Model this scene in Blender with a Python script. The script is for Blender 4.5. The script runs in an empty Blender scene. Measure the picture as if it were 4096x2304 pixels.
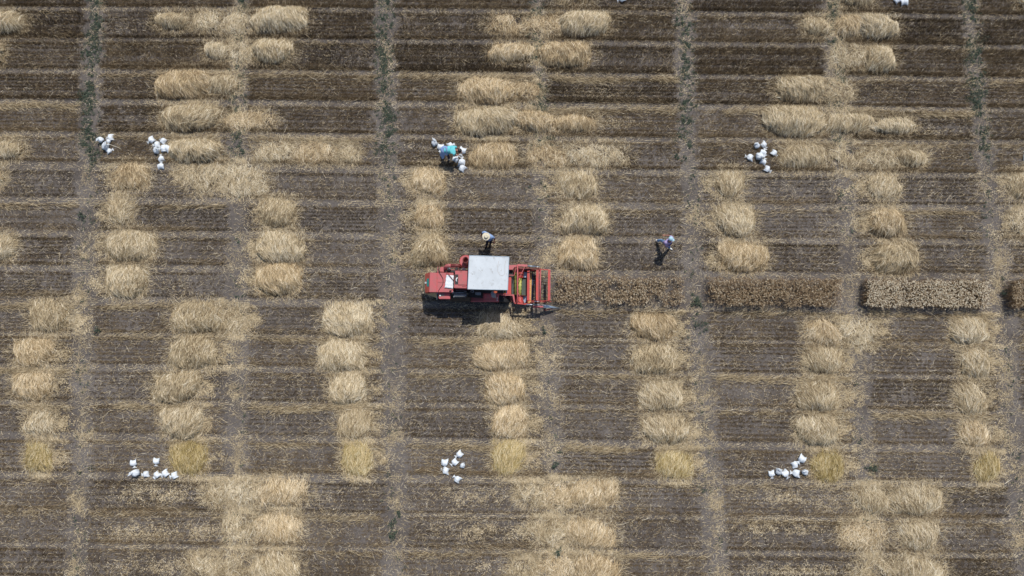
import bpy, bmesh, math, random
import numpy as np
from mathutils import Vector, Matrix
R = math.radians
rng = np.random.default_rng(11)
random.seed(11)

# ------------------------------------------------------------------ camera, sky, sun
scene = bpy.context.scene
C = scene.collection
H = 34.6                       # drone height in metres
TILT = R(6.0)
K = 0.74                       # half width / focal length
cam_d = bpy.data.cameras.new('camera'); cam = bpy.data.objects.new('camera', cam_d); C.objects.link(cam)
cam_d.sensor_width = 36; cam_d.lens = 18 / K
cam_d.clip_start = 0.5; cam_d.clip_end = 3000
cam.location = (0, 0, H); cam.rotation_euler = (TILT, 0, 0)
scene.camera = cam

SUN = Vector((0.17, 0.60, 1.0)).normalized()
world = bpy.data.worlds.new('World'); scene.world = world; world.use_nodes = True
nt = world.node_tree
sky = nt.nodes.new('ShaderNodeTexSky'); sky.sky_type = 'NISHITA'; sky.sun_disc = False
sky.sun_elevation = math.asin(SUN.z); sky.sun_rotation = math.atan2(SUN.x, SUN.y)
bg = nt.nodes['Background']; bg.inputs['Strength'].default_value = 0.10
nt.links.new(sky.outputs[0], bg.inputs['Color'])
sun_d = bpy.data.lights.new('sun', 'SUN'); sun_d.energy = 3.6; sun_d.angle = R(0.5); sun_d.color = (1.0, 0.965, 0.91)
sun = bpy.data.objects.new('sun', sun_d); C.objects.link(sun)
sun.rotation_euler = SUN.to_track_quat('Z', 'Y').to_euler(); sun.location = (5, 20, 40)
scene.view_settings.view_transform = 'Standard'; scene.view_settings.look = 'None'
scene.view_settings.exposure = 0.02; scene.view_settings.gamma = 1.0
scene.cycles.max_bounces = 5; scene.cycles.diffuse_bounces = 3

# ------------------------------------------------------------------ pixel (4096x2304) -> world point at height z
ct, st = math.cos(TILT), math.sin(TILT)
def PX(x, y, z=0.0):
    x = np.asarray(x, float); y = np.asarray(y, float); z = np.asarray(z, float)
    u = (x - 2048) / 2048 * K; v = (1152 - y) / 2048 * K
    t = (H - z) / (ct - v * st)
    return np.stack(np.broadcast_arrays(u * t, (v * ct + st) * t, z + 0 * t), -1)
def P(x, y, z=0.0): return Vector(PX(x, y, z).tolist())

# ------------------------------------------------------------------ materials
def mat(name, col=(.5, .5, .5), rough=.6, metal=0, noise=0, nscale=6, col2=None, bump=0, bscale=40, spec=.4):
    m = bpy.data.materials.new(name); m.use_nodes = True
    n = m.node_tree.nodes; l = m.node_tree.links; b = n['Principled BSDF']
    b.inputs['Roughness'].default_value = rough; b.inputs['Metallic'].default_value = metal
    b.inputs['Specular IOR Level'].default_value = spec
    b.inputs['Base Color'].default_value = (*col, 1)
    tc = n.new('ShaderNodeTexCoord')
    if noise or col2:
        no = n.new('ShaderNodeTexNoise'); no.inputs['Scale'].default_value = nscale; no.inputs['Detail'].default_value = 6
        no.inputs['Roughness'].default_value = .65
        l.new(tc.outputs['Object'], no.inputs['Vector'])
        r = n.new('ShaderNodeValToRGB'); l.new(no.outputs['Fac'], r.inputs['Fac'])
        c2 = col2 or tuple(c * (1 - noise) for c in col)
        r.color_ramp.elements[0].position = .36; r.color_ramp.elements[0].color = (*c2, 1)
        r.color_ramp.elements[1].position = .62; r.color_ramp.elements[1].color = (*col, 1)
        l.new(r.outputs['Color'], b.inputs['Base Color'])
    if bump:
        nb = n.new('ShaderNodeTexNoise'); nb.inputs['Scale'].default_value = bscale; nb.inputs['Detail'].default_value = 5
        l.new(tc.outputs['Object'], nb.inputs['Vector'])
        bp = n.new('ShaderNodeBump'); bp.inputs['Strength'].default_value = bump; bp.inputs['Distance'].default_value = .02
        l.new(nb.outputs['Fac'], bp.inputs['Height']); l.new(bp.outputs['Normal'], b.inputs['Normal'])
    return m

def ramp_mat(name, stops, rough=.75, spec=.25):
    """plant matter: each stem has its own colour, picked by the tint attribute"""
    m = bpy.data.materials.new(name); m.use_nodes = True
    n = m.node_tree.nodes; l = m.node_tree.links; b = n['Principled BSDF']
    b.inputs['Roughness'].default_value = rough; b.inputs['Specular IOR Level'].default_value = spec
    a = n.new('ShaderNodeAttribute'); a.attribute_name = 'tint'
    r = n.new('ShaderNodeValToRGB'); cr = r.color_ramp
    cr.elements[0].position = stops[0][0]; cr.elements[0].color = (*stops[0][1], 1)
    cr.elements[1].position = stops[-1][0]; cr.elements[1].color = (*stops[-1][1], 1)
    for p, c in stops[1:-1]:
        e = cr.elements.new(p); e.color = (*c, 1)
    l.new(a.outputs['Fac'], r.inputs['Fac']); l.new(r.outputs['Color'], b.inputs['Base Color'])
    return m

def soil_material():
    m = bpy.data.materials.new('soil'); m.use_nodes = True
    n = m.node_tree.nodes; l = m.node_tree.links; b = n['Principled BSDF']
    b.inputs['Roughness'].default_value = .95; b.inputs['Specular IOR Level'].default_value = .15
    tc = n.new('ShaderNodeTexCoord')
    def noise(s, d, r=.6):
        q = n.new('ShaderNodeTexNoise'); q.inputs['Scale'].default_value = s; q.inputs['Detail'].default_value = d
        q.inputs['Roughness'].default_value = r; l.new(tc.outputs['Object'], q.inputs['Vector']); return q
    n1 = noise(.55, 6); n2 = noise(9, 8, .7); n3 = noise(45, 4, .7)
    r1 = n.new('ShaderNodeValToRGB'); l.new(n1.outputs['Fac'], r1.inputs['Fac'])
    r1.color_ramp.elements[0].position = .35; r1.color_ramp.elements[0].color = (.128, .111, .101, 1)
    r1.color_ramp.elements[1].position = .68; r1.color_ramp.elements[1].color = (.215, .192, .176, 1)
    r2 = n.new('ShaderNodeValToRGB'); l.new(n2.outputs['Fac'], r2.inputs['Fac'])
    r2.color_ramp.elements[0].position = .32; r2.color_ramp.elements[0].color = (.66, .65, .64, 1)
    r2.color_ramp.elements[1].position = .7; r2.color_ramp.elements[1].color = (1.22, 1.20, 1.16, 1)
    mx = n.new('ShaderNodeMix'); mx.data_type = 'RGBA'; mx.blend_type = 'MULTIPLY'; mx.inputs['Factor'].default_value = 1
    l.new(r1.outputs['Color'], mx.inputs['A']); l.new(r2.outputs['Color'], mx.inputs['B'])
    l.new(mx.outputs['Result'], b.inputs['Base Color'])
    ad = n.new('ShaderNodeMath'); ad.operation = 'ADD'; l.new(n2.outputs['Fac'], ad.inputs[0]); l.new(n3.outputs['Fac'], ad.inputs[1])
    bp = n.new('ShaderNodeBump'); bp.inputs['Strength'].default_value = .8; bp.inputs['Distance'].default_value = .05
    l.new(ad.outputs[0], bp.inputs['Height']); l.new(bp.outputs['Normal'], b.inputs['Normal'])
    return m

M_soil = soil_material()
M_stub = ramp_mat('stubble', [(0, (.060, .042, .024)), (.35, (.175, .118, .062)), (.7, (.32, .24, .14)), (1, (.60, .51, .36))])
M_straw = ramp_mat('straw', [(0, (.16, .11, .055)), (.3, (.42, .325, .19)), (.65, (.68, .55, .35)), (1, (.90, .81, .62))])
M_warm = ramp_mat('warm straw', [(0, (.17, .11, .05)), (.3, (.44, .32, .175)), (.65, (.70, .55, .335)), (1, (.92, .80, .59))])
M_gold = ramp_mat('golden straw', [(0, (.20, .14, .04)), (.3, (.42, .32, .12)), (.65, (.60, .46, .24)), (1, (.80, .70, .46))])
M_green = ramp_mat('weed leaves', [(0, (.030, .048, .032)), (.5, (.075, .095, .068)), (1, (.15, .175, .11))])
M_ear = ramp_mat('wheat ears', [(0, (.10, .060, .030)), (.35, (.20, .13, .07)), (.6, (.36, .26, .15)), (.8, (.55, .44, .29)), (1, (.74, .66, .50))])
M_red = mat('faded red paint', (.50, .100, .110), .45, nscale=4, col2=(.38, .12, .115), bump=.1)
M_red2 = mat('header red paint', (.55, .055, .045), .4, nscale=6, col2=(.40, .07, .055))
M_rust = mat('brown red pipe paint', (.20, .045, .04), .5, noise=.3, nscale=9)
M_orange = mat('rusty orange red panel', (.36, .08, .055), .5, noise=.25, nscale=6)
M_dark = mat('dark steel', (.022, .022, .024), .55, noise=.3)
M_black = mat('black rubber', (.018, .018, .02), .8, bump=.3)
M_grey = mat('grey steel', (.26, .29, .32), .45, .5, noise=.3, nscale=12)
M_galv = mat('galvanised tube', (.42, .50, .58), .35, .6, noise=.2, nscale=12)
M_cream = mat('cream canvas', (.46, .36, .22), .85, noise=.2, nscale=5, bump=.2)
M_belt = mat('grey green belt', (.085, .105, .085), .75, noise=.2, nscale=8)
M_yellow = mat('yellow drum paint', (.52, .46, .12), .45, noise=.15, nscale=4, col2=(.34, .42, .09))
M_knife = mat('knife blue steel', (.045, .055, .10), .4, .4, noise=.3)
M_teal = mat('teal plate', (.03, .22, .20), .5)
M_white = mat('white paint', (.75, .76, .74), .5, noise=.08)
M_beacon = mat('orange lens', (.62, .13, .05), .15, spec=.8)
M_glass = mat('grey glass', (.45, .47, .45), .2, spec=.7)
M_pale = mat('polished sheet metal', (.36, .42, .52), .35, .5, noise=.25, nscale=6)
M_worn = mat('worn cutter bar paint', (.62, .20, .06), .5, col2=(.58, .40, .12), nscale=14)
M_sack = mat('white woven plastic', (.74, .78, .81), .5, noise=.08, nscale=9, bump=.9, bscale=16)
M_skin = mat('brown skin', (.30, .13, .085), .55)
M_skin2 = mat('tanned skin', (.42, .20, .14), .55)
M_hair = mat('black hair', (.012, .010, .010), .5)
M_hat = mat('cream straw hat', (.66, .60, .46), .8, noise=.1, nscale=30, bump=.3)
M_blue = mat('light blue shirt cloth', (.26, .38, .62), .85, noise=.2, nscale=8, bump=.3)
M_blue2 = mat('blue shirt cloth', (.28, .41, .68), .85, noise=.2, nscale=8, bump=.3)
M_turq = mat('turquoise shirt cloth', (.16, .62, .66), .85, noise=.12, nscale=8, bump=.3)
M_lilac = mat('lilac shirt cloth', (.42, .33, .55), .85, noise=.15, nscale=8, bump=.3)
M_navy = mat('navy trouser cloth', (.018, .022, .05), .9)
M_jeans = mat('faded jeans cloth', (.16, .28, .48), .9, noise=.25, nscale=12)
M_cap = mat('pale blue cap cloth', (.42, .62, .72), .8)
M_shoe = mat('white shoe leather', (.70, .70, .66), .6)

def roof_material():
    m = mat('weathered white roof sheet', (.60, .64, .665), .45, noise=.13, nscale=1.6)
    n = m.node_tree.nodes; l = m.node_tree.links; b = n['Principled BSDF']
    src = b.inputs['Base Color'].links[0].from_socket
    tc = n.new('ShaderNodeTexCoord')
    v = n.new('ShaderNodeTexNoise'); v.inputs['Scale'].default_value = 5; v.inputs['Detail'].default_value = 9; v.inputs['Roughness'].default_value = .72
    l.new(tc.outputs['Object'], v.inputs['Vector'])
    r = n.new('ShaderNodeValToRGB'); l.new(v.outputs['Fac'], r.inputs['Fac'])
    r.color_ramp.elements[0].position = .30; r.color_ramp.elements[0].color = (.52, .46, .40, 1)
    r.color_ramp.elements[1].position = .44; r.color_ramp.elements[1].color = (1, 1, 1, 1)
    mx = n.new('ShaderNodeMix'); mx.data_type = 'RGBA'; mx.blend_type = 'MULTIPLY'; mx.inputs['Factor'].default_value = .8
    l.new(src, mx.inputs['A']); l.new(r.outputs['Color'], mx.inputs['B']); l.new(mx.outputs['Result'], b.inputs['Base Color'])
    return m
M_roof = roof_material()

# ------------------------------------------------------------------ object helpers
def tag(o, label=None, cat=None, group=None, kind=None):
    if label: o['label'] = label
    if cat: o['category'] = cat
    if group: o['group'] = group
    if kind: o['kind'] = kind
    return o
def empty(name, loc):
    o = bpy.data.objects.new(name, None); C.objects.link(o); o.location = loc; o.empty_display_size = .2; return o
def world_loc(o):
    v = Vector((0, 0, 0))
    while o is not None: v = v + Vector(o.location); o = o.parent
    return v
def link(name, me, m, parent=None):
    o = bpy.data.objects.new(name, me); C.objects.link(o)
    if m: me.materials.append(m)
    if parent is not None: o.parent = parent
    return o
def from_bm(name, bm, m, parent=None, smooth=False, bevel=0):
    """bm is in world coordinates; stored relative to the parent's position"""
    if bevel:
        bmesh.ops.bevel(bm, geom=[e for e in bm.edges], offset=bevel, segments=2, affect='EDGES', clamp_overlap=True)
    bmesh.ops.recalc_face_normals(bm, faces=bm.faces)
    if parent is not None:
        bmesh.ops.translate(bm, verts=bm.verts, vec=-world_loc(parent))
    me = bpy.data.meshes.new(name); bm.to_mesh(me); bm.free()
    if smooth: me.polygons.foreach_set('use_smooth', [True] * len(me.polygons))
    return link(name, me, m, parent)
def np_mesh(name, V, F, tint, m, parent=None, origin=None):
    """V (n,3), F (f,k) faces of equal size, tint per face"""
    me = bpy.data.meshes.new(name)
    V = np.asarray(V, np.float32)
    if origin is not None: V = V - np.asarray(origin, np.float32)
    Fs = F if isinstance(F, list) else [F]
    nl = sum(f.size for f in Fs); nf = sum(len(f) for f in Fs)
    me.vertices.add(len(V)); me.vertices.foreach_set('co', V.ravel())
    me.loops.add(nl); me.loops.foreach_set('vertex_index', np.concatenate([f.ravel() for f in Fs]).astype(np.int32))
    st_ = []; s = 0
    for f in Fs:
        k = f.shape[1]; st_.append(s + np.arange(len(f)) * k); s += f.size
    me.polygons.add(nf); me.polygons.foreach_set('loop_start', np.concatenate(st_).astype(np.int32))
    a = me.attributes.new('tint', 'FLOAT', 'FACE'); a.data.foreach_set('value', np.asarray(tint, np.float32))
    me.update(calc_edges=True)
    o = link(name, me, m, parent)
    if origin is not None and parent is None: o.location = [float(c) for c in origin]
    return o
def ribbons(A, B, Cc, W):
    """3 point ribbons: start A, middle B, end Cc, width W -> V, F (2 quads each)"""
    n = len(A); d = Cc - A; up = np.zeros((n, 3)); up[:, 2] = 1
    up[:, :2] = rng.normal(0, .5, (n, 2))
    s = np.cross(d, up); s /= np.linalg.norm(s, axis=1, keepdims=True) + 1e-9
    s *= np.asarray(W).reshape(-1, 1) / 2
    V = np.stack([A - s, A + s, B - s, B + s, Cc - s * .5, Cc + s * .5], 1).reshape(-1, 3)
    b = np.arange(n)[:, None] * 6
    F = np.concatenate([b + [0, 1, 3, 2], b + [2, 3, 5, 4]], 1).reshape(-1, 4)
    return V, F
def spikes(A, T, W):
    n = len(A); d = T - A; s = np.cross(d, rng.normal(0, .4, (n, 3)) + [0, 0, 1.]); s /= np.linalg.norm(s, axis=1, keepdims=True) + 1e-9
    s *= np.asarray(W).reshape(-1, 1) / 2
    V = np.stack([A - s, A + s, T], 1).reshape(-1, 3)
    return V, np.arange(n * 3).reshape(-1, 3)
class Bag:
    def __init__(s): s.V = []; s.F = {}; s.T = {}; s.n = 0
    def add(s, V, F, t):
        k = F.shape[1]; s.V.append(V); s.F.setdefault(k, []).append(F + s.n); s.n += len(V)
        per = len(F) // len(t); s.T.setdefault(k, []).append(np.repeat(t, per))
    def build(s, name, m, parent=None, origin=None):
        ks = sorted(s.F)
        return np_mesh(name, np.concatenate(s.V), [np.concatenate(s.F[k]) for k in ks],
                       np.concatenate([np.concatenate(s.T[k]) for k in ks]), m, parent, origin)
def vnoise(x, y, s, seed=0):
    """cheap smooth noise in [-1,1]"""
    return (np.sin(x * s + seed * 1.7 + 1.3 * np.sin(y * s * .7 + seed)) + np.sin(y * s * 1.31 + seed * 2.9 + 1.1 * np.sin(x * s * .9 - seed))
            + .6 * np.sin((x + y) * s * 2.1 + seed * .7) + .5 * np.sin((x - y * 1.3) * s * 2.9 + seed * 3.1)) / 3.1

# ------------------------------------------------------------------ the ground
def ground():
    bm = bmesh.new(); n = 24; S = 1500.
    # fine cells in the middle, wide ones to the horizon
    xs = sorted(set([-S, -600, -200, -80] + [i * 4. for i in range(-10, 11)] + [80, 200, 600, S]))
    g = [[bm.verts.new((x, y + 4, 0)) for x in xs] for y in xs]
    for j in range(len(xs) - 1):
        for i in range(len(xs) - 1): bm.faces.new((g[j][i], g[j][i + 1], g[j + 1][i + 1], g[j + 1][i]))
    o = from_bm('ground', bm, M_soil); tag(o, kind='structure')
ground()

# ------------------------------------------------------------------ plot grid (measured in photo pixels)
RX = [100, 1000, 2400, 3900]
ROWT = {-1: [(-75, 24), (-73, 25), (-60, 37), (-45, 56)], 0: [(48, 150), (50, 152), (62, 159), (82, 178)],
 1: [(170, 271), (172, 275), (188, 290), (202, 305)], 2: [(298, 391), (300, 395), (315, 407), (330, 427)],
 3: [(422, 521), (427, 525), (440, 543), (452, 556)], 4: [(548, 641), (552, 650), (570, 671), (582, 688)],
 5: [(684, 785), (692, 792), (706, 808), (716, 818)], 6: [(818, 916), (826, 922), (842, 943), (850, 955)],
 7: [(951, 1057), (956, 1060), (975, 1078), (985, 1091)], 8: [(1089, 1184), (1092, 1190), (1107, 1215), (1120, 1228)],
 9: [(1222, 1325), (1227, 1333), (1245, 1351), (1261, 1370)], 10: [(1346, 1449), (1352, 1460), (1367, 1478), (1388, 1500)],
 11: [(1484, 1594), (1494, 1602), (1505, 1615), (1522, 1640)], 12: [(1621, 1722), (1628, 1736), (1640, 1756), (1661, 1777)],
 13: [(1759, 1883), (1770, 1886), (1794, 1902), (1815, 1924)], 14: [(1918, 2034), (1932, 2047), (1939, 2056), (1953, 2068)],
 15: [(2048, 2164), (2064, 2180), (2077, 2191), (2096, 2209)], 16: [(2193, 2300), (2204, 2310), (2222, 2330), (2236, 2345)],
 17: [(2330, 2430), (2340, 2440), (2360, 2460), (2375, 2475)]}
def row_y(r, x, f):
    t = np.interp(x, RX, [a for a, b in ROWT[r]]); b = np.interp(x, RX, [b for a, b in ROWT[r]])
    return t + (b - t) * f
AY = [0, 100, 700, 1100, 2200, 2400]
ALLEY = [[(-230, -150), (-232, -152), (-260, -175), (-290, -200), (-360, -260), (-370, -270)],
 [(333, 420), (331, 419), (305, 395), (290, 384), (270, 355), (268, 352)],
 [(922, 998), (920, 995), (905, 990), (901, 997), (890, 990), (890, 990)],
 [(1490, 1578), (1493, 1583), (1498, 1600), (1509, 1620), (1541, 1628), (1545, 1632)],
 [(2122, 2180), (2124, 2183), (2124, 2195), (2124, 2214), (2190, 2275), (2195, 2280)],
 [(2686, 2768), (2690, 2772), (2715, 2800), (2735, 2825), (2810, 2912), (2818, 2920)],
 [(3280, 3370), (3287, 3377), (3330, 3415), (3366, 3451), (3446, 3525), (3455, 3535)],
 [(3840, 3910), (3850, 3918), (3905, 3985), (3944, 4052), (4045, 4150), (4060, 4165)],
 [(4420, 4500), (4430, 4510), (4500, 4580), (4550, 4640), (4650, 4740), (4660, 4750)]]
def alley(i, y, side): return np.interp(y, AY, [a[side] for a in ALLEY[i]])

# per row: density of stems, tone of stems, comb angle (deg from +x), fringe strength above / below
ROWSTYLE = {-1: (1.15, .38, 60, .4, .4), 0: (1.15, .38, 70, .2, .35), 1: (1.2, .36, 62, .2, .4), 2: (1.0, .34, 20, 1.3, .4), 3: (.95, .38, 25, 1.1, .4),
 4: (.85, .40, 15, .5, .3), 5: (.62, .30, 70, .1, .4), 6: (.85, .26, 60, .5, .5), 7: (.90, .26, 50, .2, .5), 8: (.72, .26, 60, .4, .4),
 9: (.72, .30, 15, 1.0, .3), 10: (.85, .38, 12, .9, .3), 11: (.85, .32, 40, .9, .3), 12: (.75, .34, 30, 1.2, .2), 13: (.80, .45, 10, .9, .9),
 14: (.82, .33, 55, .3, .7), 15: (.85, .32, 60, .5, .6), 16: (.90, .32, 65, .5, .4), 17: (.9, .32, 65, .3, .3)}
def blk(r, i): return (r * 7 + i * 13) % 11 / 11.0

stub = Bag(); litter = Bag()
for r in sorted(ROWT):
    dens, tone, comb, ftop, fbot = ROWSTYLE[r]
    for i in range(8):
        if r == 8 and i >= 4: continue                       # still standing there
        h = blk(r, i)
        x0, x1 = alley(i, row_y(r, 1000, .5), 1), alley(i + 1, row_y(r, 1000, .5), 0)
        if r == 8 and i == 3: x0, x1 = x0, 2215
        a, b = PX(x0, row_y(r, x0, .5)), PX(x1, row_y(r, x1, .5))
        Lw = np.linalg.norm(b - a)
        d = dens * (.70 + .60 * blk(r + 2, i * 3 + 1))
        n = int(Lw * 1.28 * 1750 * d)
        fx = rng.random(n); kk = rng.integers(0, 7, n)
        ea, eb = rng.normal(0, 11, 7), rng.normal(0, 11, 7); gap = rng.random(7) < .12
        fy = (kk + .5) / 7 + rng.normal(0, rng.uniform(.014, .034), n) + .014 * np.sin(fx * 9 + kk) + rng.normal(0, .012, 7)[kk]
        stray = rng.random(n) < .16; fy[stray] = rng.random(stray.sum())
        rim = rng.random(n) < (.16 if r < 5 else .12)
        fy[rim] = np.where(rng.random(rim.sum()) < (.7 if r < 5 else .45), .985, .02) + rng.normal(0, .022, rim.sum())
        x = x0 + ea[kk] + (x1 - x0 + eb[kk] - ea[kk]) * fx + rng.normal(0, 5, n); y = row_y(r, x, fy)
        A = PX(x, y)
        # gaps and denser clumps along the drill rows
        keep = .7 * vnoise(A[:, 0], A[:, 1], 2.3, r + i) + .9 * vnoise(A[:, 0], A[:, 1], 13., i + kk[0]) + .6 * vnoise(A[:, 0], A[:, 1], 29., i) + rng.normal(0, .3, n) > (-.75 if r < 3 else -.35)
        keep &= ~(gap[kk] & (rng.random(n) < .6)); keep |= rim & (rng.random(n) < .9)
        A = A[keep]; kk = kk[keep]; fyk = fy[keep]; rim = rim[keep]; n = len(A)
        ang = R(comb + 14 * (h - .5)) + rng.normal(0, .75, n) + np.where(rng.random(n) < .25, math.pi, 0)
        lean = rng.uniform(.35, 1.25, n); hgt = {True: .19, False: .15}[r < 2] if r < 5 else .125
        if 2 <= r < 5: hgt = .18
        L = rng.uniform(.5, 1.25, n) * hgt * np.where(rim, 1.45, 1); lean = lean * (.8 if r < 2 else 1)
        D = np.stack([np.cos(ang) * np.sin(lean), np.sin(ang) * np.sin(lean), np.cos(lean)], 1) * L[:, None]
        V, F = spikes(A - [0, 0, .004], A + D, rng.uniform(.010, .022, n))
        t = np.clip(rng.normal(tone - .08 + .30 * (h - .5), .15, n) - .06 * rim + .16 * vnoise(A[:, 0], A[:, 1], 2.9, i * 3 + r), 0, 1)
        t[rng.random(n) < .05] = .9
        edge = (fyk < .10) & (ftop > .3); t[edge] += .15
        stub.add(V, F, np.clip(t, 0, 1))
        # combed straw bent out along the plot edges
        for side, fs in ((0, ftop), (1, fbot)):
            m = int(Lw * 170 * fs * max(0, 1.5 * blk(r + 3 * side, i + 5) - .2) ** 1.2)
            if m < 5: continue
            x = x0 + (x1 - x0) * rng.random(m)
            y = row_y(r, x, (.03 if side == 0 else .95) + rng.normal(0, .075, m) + .05 * np.sin(x * .013 + r))
            A = PX(x, y); q = vnoise(A[:, 0], A[:, 1] * .3, 1.1, r + 5 * side + i) + .5 * vnoise(A[:, 0], A[:, 1], 6.1, i) + rng.normal(0, .3, m) > -.2; A = A[q]; m = len(A)
            if m < 5: continue
            ang = rng.normal(R(14 if side == 0 else 22), .42, m) + np.where(rng.random(m) < .22, math.pi, 0)
            ang *= 1 if (i + r) % 3 else -1
            L = rng.uniform(.16, .42, m); lift = rng.uniform(.02, .10, m)
            D = np.stack([np.cos(ang) * L, np.sin(ang) * L, 0 * L], 1)
            A[:, 2] = .01 + .06 * rng.random(m)
            B = A + D * .55 + np.stack([0 * L, 0 * L, lift], 1); E = A + D; E[:, 2] = .012 + .05 * rng.random(m)
            V, F = ribbons(A, B, E, rng.uniform(.007, .012, m))
            (litter if side == 0 else stub).add(V, F, np.clip(rng.normal(.34 if side == 0 else .5, .22, m), 0, 1))
n = 46000
px = rng.uniform(-160, 4260, n); py = rng.uniform(-140, 2440, n); w = PX(px, py)
q = vnoise(w[:, 0], w[:, 1], 1.7, 33) + .6 * vnoise(w[:, 0], w[:, 1], 5.7, 12) + rng.normal(0, .3, n) > .12; px, py = px[q], py[q]
SCAT = (px, py)
o = stub.build('stubble', M_stub); tag(o, 'short brown cut stubble standing in drill rows on the plots', 'stubble', kind='stuff')

# ------------------------------------------------------------------ loose straw lying on the ground
def bits(bag, px, py, Lr, Wr, t, ang=None, zmax=.03):
    n = len(px); A = PX(px, py); A[:, 2] = .006 + zmax * rng.random(n)
    a = rng.random(n) * math.tau if ang is None else ang
    L = rng.uniform(*Lr, n); D = np.stack([np.cos(a) * L, np.sin(a) * L, rng.uniform(-.1, .2, n) * L], 1)
    c = rng.normal(0, .055, n)[:, None]
    B = A + D * .5 + np.stack([-D[:, 1], D[:, 0], 0 * L], 1) * c
    E = A + D; E[:, 2] = np.maximum(E[:, 2], .006); B[:, 2] = np.maximum(B[:, 2], .008)
    V, F = ribbons(A, B, E, rng.uniform(*Wr, n)); bag.add(V, F, np.clip(t, 0, 1))
bits(litter, SCAT[0], SCAT[1], (.06, .28), (.007, .014), rng.normal(.42, .2, len(SCAT[0])), rng.normal(.3, .5, len(SCAT[0])) * rng.choice([-1, 1], len(SCAT[0])), .12)
n = 80000
px = rng.uniform(-180, 4280, n); py = rng.uniform(-160, 2460, n)
w = PX(px, py); q = vnoise(w[:, 0], w[:, 1], .9, 3) + .7 * vnoise(w[:, 0], w[:, 1], 2.7, 8) + rng.normal(0, .5, n) > -.1
px, py = px[q], py[q]; n = len(px)
bits(litter, px, py, (.08, .42), (.006, .012), rng.normal(.50, .24, n), rng.normal(.25, .8, n) + math.pi * rng.integers(0, 2, n))
n = 60000                                                # short chaff
px = rng.uniform(-150, 4250, n); py = rng.uniform(-150, 2450, n)
w = PX(px, py); q = vnoise(w[:, 0], w[:, 1], 1.3, 21) + rng.normal(0, .5, n) > -.1
px, py = px[q], py[q]; bits(litter, px, py, (.03, .08), (.008, .016), rng.normal(.62, .2, len(px)))
def cloud(cx, cy, rx, ry, n, tone=.68, Lr=(.03, .11), Wr=(.008, .016), ang=None, sd=.16, seed=0, zmax=.03):
    n = int(n); x = cx + rng.normal(0, rx * .52, n); y = cy + rng.normal(0, ry * .52, n)
    w = PX(x, y); q = vnoise(w[:, 0], w[:, 1], 2.9, seed) + .8 * vnoise(w[:, 0], w[:, 1], 8.7, seed + 5) + rng.normal(0, .3, n) > -.1
    x, y = x[q], y[q]; a = None if ang is None else rng.normal(R(ang), .5, len(x))
    bits(litter, x, y, Lr, Wr, rng.normal(tone, sd, len(x)), a, zmax)
# alleys: pale bits along the strips
for i in range(0, 9):
    for k in range(17):
        y = 40 + k * 142 + random.uniform(-30, 30); x = (alley(i, y, 0) + alley(i, y, 1)) / 2
        wv = 42
        if y > 1500 or y < 640 or random.random() < .6:
            cloud(x + random.uniform(-20, 20), y, wv, 62, random.choice([220, 420, 800]) * (.35 if y < 640 and i % 2 else 1), .46, (.05, .22), (.006, .012), seed=k)
# pale chaff strewn over lower plots
for (cx, cy, rx, ry, n) in [(640, 1975, 210, 45, 3000), (850, 1980, 90, 45, 1500), (1900, 1990, 200, 40, 1800), (560, 2130, 190, 40, 2600), (800, 2120, 120, 45, 1600),
    (1980, 2125, 230, 38, 4200), (2200, 2110, 110, 50, 2600), (3100, 2110, 260, 36, 3600), (3330, 2020, 110, 40, 1200), (3150, 1990, 180, 30, 1500), (3180, 2280, 220, 26, 2600),
    (640, 2270, 230, 40, 2400), (2060, 2265, 180, 32, 2000), (2450, 490, 150, 26, 1600), (2380, 380, 120, 28, 900), (3680, 520, 160, 26, 1400), (3450, 380, 140, 26, 700),
    (1240, 620, 170, 22, 900), (1180, 560, 120, 30, 600), (2190, 1430, 60, 50, 1800), (2170, 1560, 40, 50, 600), (1900, 690, 150, 14, 700), (3380, 700, 80, 20, 900),
    (3390, 760, 50, 40, 1100), (3420, 860, 45, 40, 900), (4030, 780, 60, 60, 1000), (3990, 920, 50, 40, 700), (1000, 730, 90, 40, 900), (330, 1290, 40, 45, 2200),
    (950, 1300, 55, 45, 2200), (930, 1470, 60, 20, 900), (700, 1130, 40, 30, 500), (1730, 1140, 50, 60, 2600), (380, 1130, 30, 30, 500), (1650, 590, 40, 50, 500),
    (1560, 240, 40, 60, 500), (3800, 600, 60, 50, 300), (2210, 1800, 60, 50, 700), (1320, 2010, 60, 60, 300), (1600, 810, 90, 16, 700), (2060, 470, 90, 10, 500)]:
    cloud(cx, cy, rx, ry, n * .8, .60, (.02, .10), (.010, .020), seed=cx % 17)
for r in range(-1, 17):       # pale short straw in the strips between the rows of plots
    n = 2600; x = rng.uniform(-150, 4250, n); y = (row_y(r, x, 1.0) + row_y(r + 1, x, 0.)) / 2 + rng.normal(0, 8, n)
    w = PX(x, y); q = vnoise(w[:, 0], w[:, 1] * .2, 1.1, r) + .6 * vnoise(w[:, 0], w[:, 1], 4.9, r + 2) + rng.normal(0, .4, n) > -.2
    x, y = x[q], y[q]; bits(litter, x, y, (.04, .20), (.007, .013), rng.normal(.6, .18, len(x)), rng.normal(.1, .6, len(x)), .02)
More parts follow.
